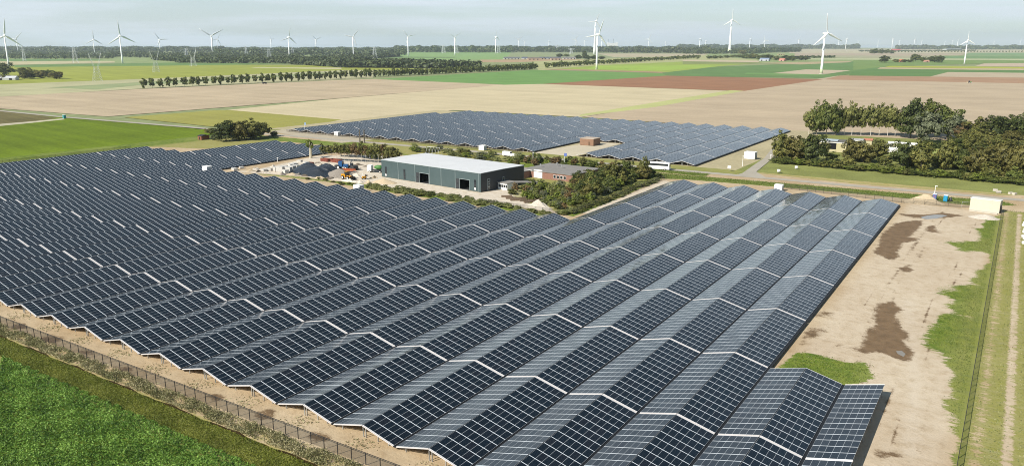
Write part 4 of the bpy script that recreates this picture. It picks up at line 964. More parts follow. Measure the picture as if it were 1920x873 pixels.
# the grey green steel hall
def hall():
    a, rz, L = frame_of((716, 331), (901.5, 360.5)); D, Hh = 26.5, ztop(*at(901.5, 360.5), 325.5)
    r = tag(empty('warehouse', (a.x, a.y, 0), rz), 'long grey green steel hall with pale roof and two open doors', 'warehouse')
    CL = bpy.data.materials.new('green_cladding'); CL.use_nodes = True; t = CL.node_tree; b = t.nodes['Principled BSDF']
    b.inputs['Base Color'].default_value = (*alb(84, 108, 106), 1); b.inputs['Roughness'].default_value = 0.5
    co_ = N(t, 'ShaderNodeTexCoord'); wv = N(t, 'ShaderNodeTexWave'); wv.inputs['Scale'].default_value = 1.6; wv.bands_direction = 'X'
    wv.inputs['Distortion'].default_value = 0.0
    n1 = N(t, 'ShaderNodeTexNoise'); n1.inputs['Scale'].default_value = .25
    t.links.new(co_.outputs['Object'], wv.inputs['Vector']); t.links.new(co_.outputs['Object'], n1.inputs['Vector'])
    mc = N(t, 'ShaderNodeMix', data_type='RGBA'); mc.inputs['A'].default_value = (*alb(70, 88, 89), 1); mc.inputs['B'].default_value = (*alb(82, 100, 102), 1)
    t.links.new(n1.outputs['Fac'], mc.inputs['Factor']); t.links.new(mc.outputs['Result'], b.inputs['Base Color'])
    bp_ = N(t, 'ShaderNodeBump'); bp_.inputs['Strength'].default_value = .25; t.links.new(wv.outputs['Fac'], bp_.inputs['Height']); t.links.new(bp_.outputs[0], b.inputs['Normal'])
    DK = mat('dark_parts_end_shade', (0.035, 0.038, 0.042), .5, var=.1, scale=.5)  # dark doors and window frames; on the end wall it paints shade
    TRIM = mat('pale_trim', alb(170, 182, 182), .5)
    def fx(cx):              # crop column -> metres along the front
        u = 700+cx/5.456; v = 331+(u-716)/185.5*29.5
        p = Vector(at(u, v)); return (p-a).length
    d1, d2 = (fx(474), fx(570)), (fx(884), fx(986)); dh = 4.1; wt = .25
    w = MB()
    xs = [0, d1[0], d1[1], d2[0], d2[1], L]
    for x0, x1 in ((0, d1[0]), (d1[1], d2[0]), (d2[1], L)): w.box(((x0+x1)/2, wt/2, Hh/2), (x1-x0, wt, Hh))
    for x0, x1 in (d1, d2): w.box(((x0+x1)/2, wt/2, (Hh+dh)/2), (x1-x0, wt, Hh-dh))
    w.box((L/2, D-wt/2, Hh/2), (L, wt, Hh)); w.box((wt/2, D/2, Hh/2), (wt, D-2*wt-.01, Hh)); 
    w.build('wall', CL, r)
    MB().box((L-wt/2, D/2, Hh/2), (wt, D-2*wt-.01, Hh)).build('end_wall', DK, r)  # side turned from the sun, its shade put into a darker colour
    MB().box((L/2, D/2, .03), (L-.6, D-.6, .05)).build('floor', DARKIN, r)
    rf = MB(); ov = .12
    rf.add([(-ov, -ov, Hh), (L+ov, -ov, Hh), (L+ov, D/2, Hh+.12), (-ov, D/2, Hh+.12), (L+ov, D+ov, Hh), (-ov, D+ov, Hh),
            (-ov, -ov, Hh+.16), (L+ov, -ov, Hh+.16), (L+ov, D/2, Hh+.30), (-ov, D/2, Hh+.30), (L+ov, D+ov, Hh+.16), (-ov, D+ov, Hh+.16)],
           [(0, 3, 2, 1), (3, 5, 4, 2), (6, 7, 8, 9), (9, 8, 10, 11), (0, 1, 7, 6), (4, 5, 11, 10), (1, 2, 8, 7), (2, 4, 10, 8), (0, 6, 9, 3), (3, 9, 11, 5)])
    rf.build('roof', mat('pale_roof_sheet', alb(230, 231, 231), .65, var=.06, scale=.15), r)
    for x0, x1 in (d1, d2):
        fr = MB(); fr.box((x0-.06, -.05, dh/2), (.14, .12, dh)).box((x1+.06, -.05, dh/2), (.14, .12, dh)).box(((x0+x1)/2, -.05, dh+.07), (x1-x0+.26, .12, .14)); fr.build('door_frame', TRIM, r)
        MB().box(((x0+x1)/2, -.9, .06), (x1-x0+1.0, 1.8, .1)).build('door_ramp', CONC, r)
    MB().box((L/2, -.10, Hh+.05), (L+.3, .14, .18)).build('gutter', TRIM, r)
    for i, cx in enumerate((258, 430, 576, 696, 840, 1082)):
        MB().box((fx(cx), -.045, Hh/2), (.16, .09, Hh)).build('downpipe', TRIM, r)
    for cx, wd, z0, z1 in ((131, 16, .5, 4.6), (321, 18, .5, 4.7), (1043, 19, .5, 4.6)):
        x = fx(cx); f = MB().box((x, -.04, (z0+z1)/2), (1.1, .08, z1-z0)).build('window', DK, r)
        for q in range(4): MB().box((x, -.09, z0+.55+q*1.0), (.8, .02, .8)).build('pane', GLASS if q or cx == 321 else WPAINT, f)
    f = MB().box((L+.04, 4.6, 2.6), (.08, 1.5, 4.4)).build('window', TRIM, r)
    for q in range(4): MB().box((L+.09, 4.6, .95+q*1.08), (.02, 1.1, .85)).build('pane', GLASS, f)
    f = MB().box((L+.04, 13.5, 3.4), (.08, 1.0, 2.0)).build('window', TRIM, r); MB().box((L+.09, 13.5, 3.4), (.02, .7, 1.6)).build('pane', GLASS, f)
    for x0 in (d1[0], d2[0]):
        dm = MB().box((x0-1.05, -.05, dh/2), (1.7, .1, dh)).build('sliding_door', DK, r)
        MB().box((x0-1.05, -.12, 2.2), (.5, .04, .7)).build('pane', GLASS, dm)
    MB().box((L/2, .02, .12), (L+.1, .5, .24)).build('plinth', CONC, r) if False else None
hall()
def box_house(name, label, pa, pb, D, hw, wallm, roofm, cat='house', rh=0.0, ov=.25, par=0.0):
    a, rz, L = frame_of(pa, pb)
    r = tag(empty(name, (a.x, a.y, 0), rz), label, cat)
    MB().box((L/2, D/2, hw/2), (L, D, hw)).build('wall', wallm, r)
    m = MB()
    if rh:
        m.add([(-ov, -ov, hw), (L+ov, -ov, hw), (L+ov, D+ov, hw), (-ov, D+ov, hw), (-ov, D/2, hw+rh), (L+ov, D/2, hw+rh)],
              [(0, 1, 5, 4), (2, 3, 4, 5), (0, 4, 3), (1, 2, 5), (3, 2, 1, 0)])
    else:
        m.box((L/2, D/2, hw+.14), (L+2*ov, D+2*ov, .24))
    m.build('roof', roofm, r)
    return r, L, D
def win(r, x, z, w, h, frame=WPAINT, side='front', D=0, L=0, name='window', pane=GLASS):
    if side == 'front':
        f = MB().box((x, -.04, z), (w, .1, h)).build(name, frame, r); MB().box((x, -.1, z), (w*.86, .03, h*.84)).build('pane', pane, f)
    else:
        f = MB().box((L+.04, x, z), (.1, w, h)).build(name, frame, r); MB().box((L+.1, x, z), (.03, w*.86, h*.84)).build('pane', pane, f)
    return f
BRICK = mat('red_brick', alb(160, 120, 104), .85, var=.15, scale=1.2); BRICKD = mat('brown_brick', alb(158, 124, 100), .9, var=.2, scale=1.5)
FLAT = mat('grey_roofing', alb(150, 146, 140), .9, var=.15, scale=.4)
r, L, D = box_house('brick_office', 'flat roofed red brick building among the nursery shrubs', (977, 330), (1074, 342), 22, 2.85, BRICK, FLAT, 'building')
MB().box((L*.34, -.06, 1.9), (4.4, .12, 3.5)).build('entrance_panel', WPAINT, r)
for q in range(3): win(r, L*.29+q*1.5, 1.5, 1.0, 1.5)
for q in range(4): win(r, L*.66+q*1.7, 1.5, 1.3, 1.4)
MB().box((L*.15, -.05, 2.9), (4.0, .1, .6)).build('white_board', WPAINT, r)
for q in (5, 11, 16): win(r, q, 1.6, 1.6, 1.2, side='end', L=L)
for x_, y_ in ((4, 9), (13, 12), (8, 16)): MB().lathe([(.25, 0), (.25, .7), (.4, .72), (.4, .85)], 8, (x_, y_, 3.76)).build('roof_vent', STEEL, r)
r, L, D = box_house('brick_annex', 'low brick annex between the steel hall and the brick building', (958, 332), (980, 335), 9, 2.8, BRICK, FLAT, 'building')
r, L, D = box_house('white_annex', 'low white annex with a row of windows at the hall corner', (933.5, 354), (951, 357), 5.5, 2.6, WPAINT, FLAT, 'shed')
for q in range(5): win(r, .8+q*.95, 1.5, .7, 1.1, frame=mat('dark_frame', (.05, .05, .05), .6))
a_ = Vector(at(951, 355))
rr_ = tag(empty('covered_walkway', (a_.x, a_.y, 0), R(35)), 'flat grey canopy leading from the white annex to the brick building', 'canopy')
MB().box((6, 1.5, 2.75), (12, 3.2, .2)).build('roof', FLAT, rr_)
for q in (0.4, 4, 8, 11.6): MB().box((q, .2, 1.32), (.15, .15, 2.64)).build('post', STEEL, rr_); MB().box((q, 2.8, 1.32), (.15, .15, 2.64)).build('post', STEEL, rr_)
r, L, D = box_house('brick_hut', 'square brown brick hut inside the notch of the rear solar array', (1087, 271.5), (1112.5, 273.5), 8.5, 3.6, BRICKD, mat('hut_roof', alb(206, 188, 168), .8, var=.1), 'hut', ov=.1)
win(r, L*.7, 1.1, 1.0, 2.1, frame=mat('brown_door', (.12, .07, .04), .6), name='door', pane=mat('brown_door', (.12, .07, .04), .6))
r, L, D = box_house('wooden_hut', 'small brown wooden hut left of the tree clump', (371, 262), (378, 262.8), 5.5, 2.4, mat('brown_wood', alb(150, 100, 74), .85, var=.2, scale=2), mat('dark_roof', (.03, .03, .035), .8), 'hut', rh=.7)
win(r, L*.5, 1.0, .8, 1.8, frame=mat('brown_door', (.12, .07, .04), .6), name='door', pane=DARKIN)
# transformer cabins
def cabin(u, v, L, D, h, label, rz=0.0):
    x, y = at(u, v)
    r = tag(empty('transformer_cabin', (x, y, 0), rz), label, 'cabin', 'white transformer cabins')
    MB().box((0, 0, h/2), (L, D, h)).build('housing', WPAINT, r)
    MB().box((0, 0, h+.06), (L+.16, D+.16, .12)).build('roof', WPAINT, r)
    for s_ in (-1, 1): 
        d_ = MB().box((L/2+.03, s_*D*.23, h*.46), (.06, D*.4, h*.82)).build('door', mat('cabin_door', alb(200, 206, 208), .5), r)
        for q in range(5): MB().box((L/2+.075, s_*D*.23, h*.3+q*.2), (.03, D*.3, .08)).build('louvre', STEEL, d_)
    MB().box((0, 0, .1), (L+.3, D+.3, .2)).build('foundation', CONC, r)
cabin(389, 323, 3.4, 2.6, 2.7, 'white transformer cabin at the step between the left array blocks')
cabin(673, 359, 3.2, 2.5, 2.6, 'white transformer cabin between the arrays in front of the steel hall')
cabin(1460, 357.5, 3.0, 2.4, 2.4, 'white transformer cabin behind the far end of the front array')
cabin(633, 254.5, 3.4, 2.6, 2.5, 'white transformer cabin by the left end of the rear array')
cabin(905, 281.5, 3.4, 2.6, 2.5, 'white transformer cabin at the middle of the rear array front')
cabin(1407, 297.5, 5.2, 4.2, 3.4, 'large white substation cabin beside the farm drive')
# the bungalow in the trees
CREAM = mat('cream_boards', alb(206, 196, 156), .8, var=.08, scale=1)
r, L, D = box_house('bungalow', 'cream walled bungalow with one black window in the trees', (1534, 283), (1594, 287), 12, 5.2, CREAM, mat('bungalow_roof', alb(120, 116, 110), .8, var=.2), 'house')
MB().box((L*.42, -.05, 3.1), (4.2, .12, 3.2)).build('window', mat('black_window', (.012, .012, .014), .3), r)
MB().box((L/2, -.06, 5.0), (L+.2, .16, .35)).build('fascia', WPAINT, r)
MB().box((L*.3, 6, 5.65), (L*.5, 5, .5)).build('roof_light', mat('blue_grey_sheet', alb(190, 205, 214), .5), r)
r, L, D = box_house('tiled_shed', 'low shed with an orange roof patch behind the bungalow trees', (1618, 271.5), (1634, 272.5), 5, 2.6, CREAM, mat('orange_roof', alb(196, 132, 106), .8, var=.2), 'shed', rh=1.0)
r, L, D = box_house('grey_shed', 'low grey white sheds right of the bungalow roof', (1594, 272), (1616, 273.5), 7, 3.0, WPAINT, mat('grey_white_roof', alb(190, 190, 188), .8, var=.2), 'shed', rh=.6)
# ruined white frame
a, rz, L = frame_of((1656, 284), (1712, 288))
r = tag(empty('ruined_house', (a.x, a.y, 0), rz), 'roofless white walled ruin with rubble inside, right of the bungalow', 'ruin')
MB().box((L/2, 11, 2.2), (L, .5, 4.4)).build('back_wall', WPAINT, r); MB().box((L, 5.5, 2.0), (.5, 10.4, 4.0)).build('side_wall', WPAINT, r)
MB().box((.3, 5.5, 1.7), (.5, 10.4, 3.4)).build('side_wall', WPAINT, r)
MB().box((L*.3, .2, 1.5), (L*.5, .4, 3.0)).build('front_wall', WPAINT, r)
MB().box((L*.42, 5, 2.9), (7, 8.5, .3), 0, R(6)).build('fallen_roof', mat('dusty_roof', alb(186, 168, 144), .9, var=.2), r)
MB().box((L*.68, 7, 3.4), (.4, 7, 1.2)).build('dark_gable', DARKIN, r)
MB().box((L*.8, 2.5, 1.6), (1.4, 1.4, 3.2)).build('blue_sheet', mat('blue_tarp', alb(40, 96, 190), .6), r)
# pale concrete hall by the gate
a, rz, L = frame_of((1817, 393.5), (1873, 400.5))
PALE = mat('pale_panel', alb(222, 214, 194), .8, var=.05, scale=.5)
r = tag(empty('pale_shed', (a.x, a.y, 0), rz), 'windowless pale concrete shed beside the site gate', 'shed')
hb_ = ztop(a.x, a.y, 371.5)
MB().box((L/2, 1.6, hb_/2), (L, 3.2, hb_)).build('wall', PALE, r)
MB().box((L/2, 1.7, hb_+.12), (L+.12, 3.5, .22)).build('roof', mat('pale_roof', alb(240, 238, 228), .7, var=.04), r)
MB().box((L+.05, 1.6, 1.3), (.1, 2.6, 2.5)).build('door', mat('dark_door', (.04, .04, .045), .5), r)
MB().box((L/2, -.9, .1), (L*.95, 1.6, .2)).build('ramp', CONC, r)
# barns and far farms
def barn(u0, v0, u1, v1, D, hw, rh, wall, roof, label, name='barn', cat='barn'):
    r, L, D = box_house(name, label, (u0, v0), (u1, v1), D, hw, mat('barn_wall_%d_%d_%d' % wall, alb(*wall), .8, var=.08), mat('barn_roof_%d_%d_%d' % roof, alb(*roof), .7, var=.12, scale=.2), cat, rh)
    n = max(1, int(L/12))
    for q in range(n): MB().box((L*(q+.5)/n, -.06, hw*.4), (min(4, L/n*.5), .12, hw*.8)).build('door', DARKIN, r)
barn(-26, 150.5, 29, 150, 16, 3.2, 3.0, (230, 230, 226), (226, 228, 232), 'white gabled barn at the left photo edge')
for q, (a1, b1, wl, rf, lb) in enumerate([
    (945, 975, (200, 196, 186), (110, 112, 120), 'grey roofed far farm shed, leftmost of the row'),
    (979, 990, (215, 210, 205), (96, 104, 130), 'blue roofed far farm shed with pale gable'),
    (990, 1012, (206, 178, 152), (126, 112, 108), 'tan walled far farm shed in the middle of the row'),
    (1012, 1022, (206, 178, 152), (104, 108, 120), 'small tan far farm shed right of the larger tan one'),
    (1020, 1052, (200, 194, 188), (100, 106, 122), 'long dark roofed far farm shed'),
    (1033, 1052, (208, 182, 158), (120, 112, 112), 'pink walled far farm shed before the long dark roof'),
    (1056, 1080, (214, 208, 200), (130, 128, 128), 'pale far farm shed, rightmost of the row')]):
    barn(a1, 111.5-(a1-945)*.002+(1.2 if q in (2, 5) else 0), b1, 111.5-(b1-945)*.002+(1.2 if q in (2, 5) else 0), 22, 5, 4, wl, rf, lb)
barn(1072, 111, 1079, 111, 9, 8, 1, (232, 228, 220), (225, 222, 215), 'white silo house at the right end of the far farm', 'farm_silo', 'silo')
barn(1424, 114.3, 1441, 114.5, 18, 5, 5, (206, 208, 214), (150, 164, 186), 'blue grey roofed barn under the lone flared tower copse')
barn(1460, 114.6, 1470, 114.8, 12, 4, 5, (206, 160, 146), (204, 140, 122), 'pink roofed farmhouse in the copse', 'farmhouse', 'house')
barn(1459, 103.5, 1472, 103.5, 14, 5, 2, (190, 176, 136), (180, 168, 130), 'tan shed behind the copse', 'barn')
barn(1685, 116.5, 1693, 116.6, 10, 4, 5, (196, 130, 100), (206, 124, 96), 'orange roofed farmhouse between dark trees', 'farmhouse', 'house')
barn(1734, 117, 1743, 117, 10, 3, 4, (200, 170, 150), (196, 150, 126), 'pale pink roofed farmhouse beside the right dark trees', 'farmhouse', 'house')
barn(1673, 95.5, 1689, 95.5, 30, 6, 9, (200, 120, 118), (206, 96, 104), 'far red roofed shed right of the small copse', 'barn', 'shed')
barn(1775, 94, 1804, 93.6, 40, 9, 4, (200, 206, 208), (186, 194, 198), 'long grey greenhouse on the right horizon', 'greenhouse', 'greenhouse')
def far_block(u, v, w, h, col, label, name='factory_building', cat='factory'):
    x, y = at(u, v); k = ppm(x, y); r = tag(empty(name, (x, y, 0), toward_cam(x, y)), label, cat)
    MB().box((0, 0, h/k/2), (w/k, w/k*.4, h/k)).build('wall', mat('far_wall_%d' % col[0], alb(*col), .7, var=.05), r)
    return r, k
r, k = far_block(1148, 90.5, 20, 9, (238, 238, 238), 'white factory block on the horizon right of the turbine pair')
for s_ in (-1, 1): MB().box((s_*8/k, 0, 5/k), (5/k, 6/k, 10.5/k)).build('annex', mat('far_wall_238', alb(238, 238, 238), .7), r)
for s_ in (-8, 1.5): MB().lathe([(.5/k, 9/k), (.35/k, 17/k)], 8, (s_/k, 0, 0)).build('chimney', mat('chimney_grey', alb(120, 130, 140), .7), r)
for n, (u, v, w, h, c) in enumerate([(120, 99.5, 14, 1.6, 222), (140, 99.3, 10, 1.5, 205), (190, 98.3, 12, 2.2, 226), (206, 98.8, 9, 1.8, 212), (262, 96.5, 8, 2.4, 230), (282, 96.5, 14, 2.2, 222), (5, 92, 8, 5, 196), (492, 109.2, 13, 2, 206), (465, 112, 18, 2.2, 200), (438, 93.5, 4, 2, 226), (660, 95.8, 14, 1.6, 210), (987, 91, 10, 2, 220), (1105, 95, 10, 2, 205)]):
    far_block(u, v+1.5, w, h+1.0, (c, c, c-4), 'pale far building in the woods, %s from the left photo edge' % ordinal([5, 120, 140, 190, 206, 262, 282, 438, 465, 492, 660, 987, 1105].index(u)+1), 'far_building', 'building')

# ------------------------------------------------------------------ fences
MESHM = bpy.data.materials.new('wire_mesh'); MESHM.use_nodes = True; t = MESHM.node_tree
b = t.nodes['Principled BSDF']; b.inputs['Base Color'].default_value = (.045, .04, .035, 1); b.inputs['Roughness'].default_value = .6
tr = N(t, 'ShaderNodeBsdfTransparent'); ms = N(t, 'ShaderNodeMixShader'); ms.inputs[0].default_value = 0.30
t.links.new(tr.outputs[0], ms.inputs[1]); t.links.new(b.outputs[0], ms.inputs[2]); t.links.new(ms.outputs[0], t.nodes['Material Output'].inputs['Surface'])
FPOST = mat('fence_post', (.035, .032, .03), .6, var=.1)
def fence(p0, p1, h, step, label, w=.07, mesh=True, post=FPOST):
    a = Vector(p0); b_ = Vector(p1); dd = b_-a; L = dd.length
    r = tag(empty('mesh_fence', (a.x, a.y, 0), math.atan2(dd.y, dd.x)), label, 'fence')
    n = min(99, int(L/step)); pm = MB().box((0, 0, h/2+.02), (w, w, h+.04)).mesh('post', post)
    for i in range(n+1):
        o = link('post', pm, r); o.location = (L*i/n, 0, 0)
    MB().box((L/2, 0, h), (L, w*.75, w*.75)).build('top_rail', post, r)
    if mesh: MB().add([(0, .03, .05), (L, .03, .05), (L, .03, h-.02), (0, .03, h-.02)], [(0, 1, 2, 3)]).build('wire_mesh', MESHM, r)
fence((-210, 67.6), (-60, 68.3), 1.85, 2.62, 'brown mesh fence along the field edge before the front array', .09)
fence((-0.9, 30), (-0.2, 306), 1.7, 3.0, 'dark mesh fence running away beside the grassy farm track', .08)
fence(at(1470, 353), at(1690, 380), 1.8, 3.0, 'mesh fence behind the far end of the front array', .07)
fence(at(1690, 380), at(1800, 389), 1.9, 3.2, 'site fence panels in front of the portable toilets', .07)
fence(at(900, 381), at(1045, 403), 1.8, 3.0, 'mesh fence between the front array and the nursery', .07)
fence(at(1075, 402), at(1250, 334), 1.8, 3.0, 'mesh fence along the bare strip beside the nursery hedge', .07)
fence((-404, 75), (-404, 172), 1.6, 3.0, 'mesh fence along the west edge of the front array', .07)
fence((-404, 172), (-404, 240), 1.6, 3.0, 'mesh fence beyond the west corner of the front array', .07)
fence((-398, 343.5), (-215, 341.2), 1.7, 3.0, 'mesh fence along the road before the rear array', .07)
g_ = MB(); x, y = at(1812, 389)
r = tag(empty('site_gate', (x, y, 0), R(10)), 'open grey mesh gate left of the pale shed', 'gate')
for q in (-1.5, 1.5): MB().box((q, 0, 1.0), (.1, .1, 2.0)).build('post', STEEL, r)
MB().box((0, 0, 1.95), (3.0, .07, .07)).build('top_rail', STEEL, r); MB().add([(-1.45, 0, .1), (1.45, 0, .1), (1.45, 0, 1.9), (-1.45, 0, 1.9)], [(0, 1, 2, 3)]).build('wire_mesh', MESHM, r)

# ------------------------------------------------------------------ vehicles and yard things
TYRE = mat('tyre', (.018, .018, .018), .8); YEL = mat('yellow_paint', alb(226, 160, 30), .45, var=.1, scale=2); BLU = mat('blue_paint', alb(44, 96, 150), .5, var=.1, scale=2)
ORG = mat('orange_paint', alb(178, 92, 52), .6, var=.12, scale=2); REDC = mat('rust_red_paint', alb(138, 76, 60), .75, var=.15, scale=1.5)
GREENP = mat('green_paint', alb(84, 138, 70), .5, var=.1, scale=2); DGREY = mat('dark_grey_metal', (.05, .05, .052), .5, var=.15, scale=2)
def wheel(r, x, y, rad, w):
    o = MB().lathe([(rad*.55, -w/2), (rad*.95, -w/2), (rad, -w*.3), (rad, w*.3), (rad*.95, w/2), (rad*.55, w/2)], 16, (0, 0, 0), 'Y').build('wheel', TYRE, r)
    o.location = (x, y, rad)
    MB().lathe([(rad*.5, -w*.52), (rad*.5, w*.52)], 10, (0, 0, 0), 'Y').build('rim', WPAINT, o)
def thing(name, u, v, rz, label, cat, group=None):
    x, y = at(u, v); return tag(empty(name, (x, y, 0), R(rz)), label, cat, group)
r = thing('wheel_loader', 652, 336, -8, 'yellow wheel loader beside the gravel heap', 'wheel loader')
MB().box((-1.9, 0, 1.5), (2.6, 1.9, 1.2)).box((-2.9, 0, 1.2), (.6, 2.0, .8)).build('engine_body', YEL, r)
MB().box((1.0, 0, 1.15), (2.4, 1.2, .8)).build('front_frame', YEL, r)
c = MB().box((-.3, 0, 2.5), (1.5, 1.6, 1.6)).build('cab', GLASS, r); MB().box((-.3, 0, 3.36), (1.7, 1.8, .14)).build('cab_roof', YEL, c)
for s_ in (-1, 1): MB().bar((.6, s_*.6, 1.7), (3.2, s_*.6, .75), .32).build('lift_arm', YEL, r); 
for x_ in (-1.9, 1.5):
    for s_ in (-1, 1): wheel(r, x_, s_*1.1, .8, .6)
MB().add([(3.1, -1.4, .2), (4.4, -1.4, .1), (3.3, -1.4, 1.4), (3.1, 1.4, .2), (4.4, 1.4, .1), (3.3, 1.4, 1.4)], [(0, 1, 2), (5, 4, 3), (0, 3, 4, 1), (0, 2, 5, 3)]).build('bucket', DGREY, r)
r = thing('tractor', 646, 317, 20, 'blue truck tractor parked beyond the gravel heap', 'tractor')
MB().box((.2, 0, 1.7), (3.4, 1.3, 1.3)).build('bonnet', BLU, r); c = MB().box((-1.6, 0, 2.4), (1.8, 2.1, 2.4)).build('cab', BLU, r)
MB().box((-.68, 0, 2.9), (.05, 1.8, 1.0)).build('windscreen', GLASS, c); MB().box((-3.4, 0, 1.3), (2.2, 1.8, 1.0)).build('rear_frame', DGREY, r)
for x_, rd in ((1.2, .65), (-2.6, .95)):
    for s_ in (-1, 1): wheel(r, x_, s_*1.1, rd, .5)
r = thing('excavator', 664, 318.5, 160, 'dark excavator with bent arm right of the blue tractor', 'excavator')
for s_ in (-1, 1): MB().box((0, s_*1.1, .45), (3.8, .6, .9)).build('track', DGREY, r)
MB().box((-.4, 0, 1.5), (3.2, 2.4, 1.1)).build('body', DGREY, r); MB().box((.6, .7, 2.4), (1.3, .9, 1.3)).build('cab', GLASS, r)
MB().bar((1.0, -.3, 1.7), (3.3, -.3, 3.8), .45).build('boom', DGREY, r); MB().bar((3.3, -.3, 3.8), (4.8, -.3, 1.4), .35).build('arm', DGREY, r)
MB().box((4.7, -.3, 1.0), (.8, 1.2, .9)).build('bucket', DGREY, r)
r = thing('flatbed_trailer', 653, 323, 12, 'orange flatbed trailer in front of the blue tractor', 'trailer')
MB().box((0, 0, 1.0), (6.4, 2.3, .3)).box((0, 1.1, 1.3), (6.4, .1, .4)).box((0, -1.1, 1.3), (6.4, .1, .4)).build('bed', ORG, r)
for x_ in (-1.8, -.6):
    for s_ in (-1, 1): wheel(r, x_, s_*.9, .45, .35)
MB().bar((3.2, 0, .9), (4.6, 0, .6), .2).build('drawbar', ORG, r)
r = thing('truck', 706, 323, 200, 'white truck with green load beside the hall corner', 'truck')
MB().box((3.0, 0, 1.9), (2.0, 2.4, 2.6)).build('cab', WPAINT, r); MB().box((4.02, 0, 2.4), (.05, 2.0, .9)).build('windscreen', GLASS, r)
MB().box((-1.2, 0, .95), (6.4, 2.2, .35)).build('chassis', DGREY, r); MB().lathe([(.5, -2.0), (1.0, -1.0), (1.0, .6), (.5, 1.8)], 12, (-1.0, 0, 2.3), 'X').build('mixer_drum', GREENP, r, True)
for x_ in (-3.4, -2.1, 2.8):
    for s_ in (-1, 1): wheel(r, x_, s_*1.05, .5, .4)
r = thing('dumper', 683, 336, 60, 'small yellow and grey dumper alone on the gravel', 'dumper')
MB().box((0, 0, .9), (1.6, 1.1, .8)).build('body', YEL, r); MB().add([(.6, -.7, 1.2), (1.7, -.7, 1.6), (.6, -.7, 1.9), (.6, .7, 1.2), (1.7, .7, 1.6), (.6, .7, 1.9)], [(0, 1, 2), (5, 4, 3), (0, 3, 4, 1), (1, 4, 5, 2)]).build('skip', DGREY, r)
MB().bar((-.6, -.5, 1.2), (-.6, -.5, 2.3), .1).bar((-.6, .5, 1.2), (-.6, .5, 2.3), .1).bar((-.6, -.5, 2.3), (-.6, .5, 2.3), .1).build('roll_bar', WPAINT, r)
for x_ in (-.6, .7):
    for s_ in (-1, 1): wheel(r, x_, s_*.65, .4, .3)
for u, v, rz, L_, lab in ((630, 304, -6, 7.0, 'rust red open container in front of the pruned tree row'), (611, 302.5, -6, 5.5, 'rust red low skip left of the larger red container'), (582, 308, 10, 2.5, 'small rust red crate by the pollarded tree')):
    r = thing('skip_container', u, v, rz, lab, 'container', 'rust red containers')
    h_ = 1.5 if L_ > 3 else 1.0
    m = MB(); m.box((0, 0, .15), (L_, 2.2, .2))
    for s_ in (-1, 1): m.box((0, s_*1.1, h_/2), (L_, .12, h_)); m.box((s_*L_/2, 0, h_/2), (.12, 2.1, h_))
    m.build('tub', REDC, r)
    for q in range(4): MB().box((-L_/2+(q+.5)*L_/4, -1.2, h_/2), (.12, .1, h_*.9)).build('rib', REDC, r)
# white coach on the road
r = thing('coach', 1231, 317.5, 8, 'white coach on the road behind the nursery trees', 'coach')
MB().box((0, 0, 1.85), (12.2, 2.5, 2.9)).box((0, 0, 3.36), (11.6, 2.3, .16)).build('body', WPAINT, r)
for s_ in (-1, 1): MB().box((-.2, s_*1.27, 2.45), (11.4, .04, .95)).build('side_window', GLASS, r)
MB().box((6.12, 0, 2.2), (.04, 2.2, 1.5)).build('windscreen', GLASS, r); MB().box((-6.12, 0, 2.5), (.04, 2.0, .8)).build('rear_window', GLASS, r)
for x_ in (4.0, -2.6, -3.9):
    for s_ in (-1, 1): wheel(r, x_, s_*1.1, .5, .35)
for s_ in (-.9, .9): MB().box((6.14, s_, 1.0), (.04, .35, .25)).build('headlight', WPAINT, r)
# tractor in the far brown field
r = thing('tractor', 1818, 156, 10, 'tiny green tractor working alone in the brown field', 'tractor')
MB().box((1.2, 0, 1.6), (2.6, 1.2, 1.2)).build('bonnet', GREENP, r); MB().box((-.8, 0, 2.4), (1.9, 1.9, 2.2)).build('cab', GLASS, r); MB().box((-3.0, 0, 1.2), (1.4, 5.5, .9)).build('implement', mat('cream_paint', alb(220, 206, 160), .6), r)
for x_, rd in ((1.9, .7), (-1.0, 1.0)):
    for s_ in (-1, 1): wheel(r, x_, s_*1.1, rd, .5)
r = thing('delivery_van', 496, 157.5, 80, 'dark van parked among the avenue trees', 'van')
MB().box((-.6, 0, 1.6), (5.4, 2.1, 2.2)).box((2.7, 0, 1.2), (1.3, 2.0, 1.3)).build('body', DGREY, r)
for x_ in (-2.2, 2.2):
    for s_ in (-1, 1): wheel(r, x_, s_*.95, .42, .3)
# heaps
def heap(u, v, lx, ly, h, m, name, label, cat, rz=0.0, seed=1, rough=.12):
    x, y = at(u, v); g = np.random.default_rng(seed); n = 26; vs = []; fs = []
    G = g.normal(size=(6, 4))
    for j in range(n+1):
        for i in range(n+1):
            a, b_ = i/n*2-1, j/n*2-1; rad = math.hypot(a, b_)
            z = max(0, 1-rad)**.85
            for k in range(6): z += rough*max(0, 1-rad)*math.sin(G[k, 0]*4*a+G[k, 1]*4*b_+G[k, 2]*3)*.5
            vs.append((a*lx/2*(1+.1*math.sin(3*math.atan2(b_, a)+seed)), b_*ly/2, max(0, z)*h-.03+g.normal(0, .012)*h))
    fs = [(j*(n+1)+i, j*(n+1)+i+1, (j+1)*(n+1)+i+1, (j+1)*(n+1)+i) for j in range(n) for i in range(n)]
    o = MB().add(vs, fs).build(name, m, None); o.location = (x, y, 0.02); o.rotation_euler = (0, 0, R(rz)); tag(o, label, cat); return o
GRAV = mat('grey_gravel', alb(160, 150, 138), .95, var=.25, scale=2.5, bump=.4); PGRAV = mat('pale_gravel', alb(214, 204, 188), .95, var=.2, scale=2.5, bump=.4)
SANDM = mat('pale_sand', alb(212, 192, 160), .95, var=.18, scale=1.5, bump=.3); TARP = mat('black_tarp', (.022, .027, .034), .35, var=.3, scale=1.2, bump=.5, spec=.5)
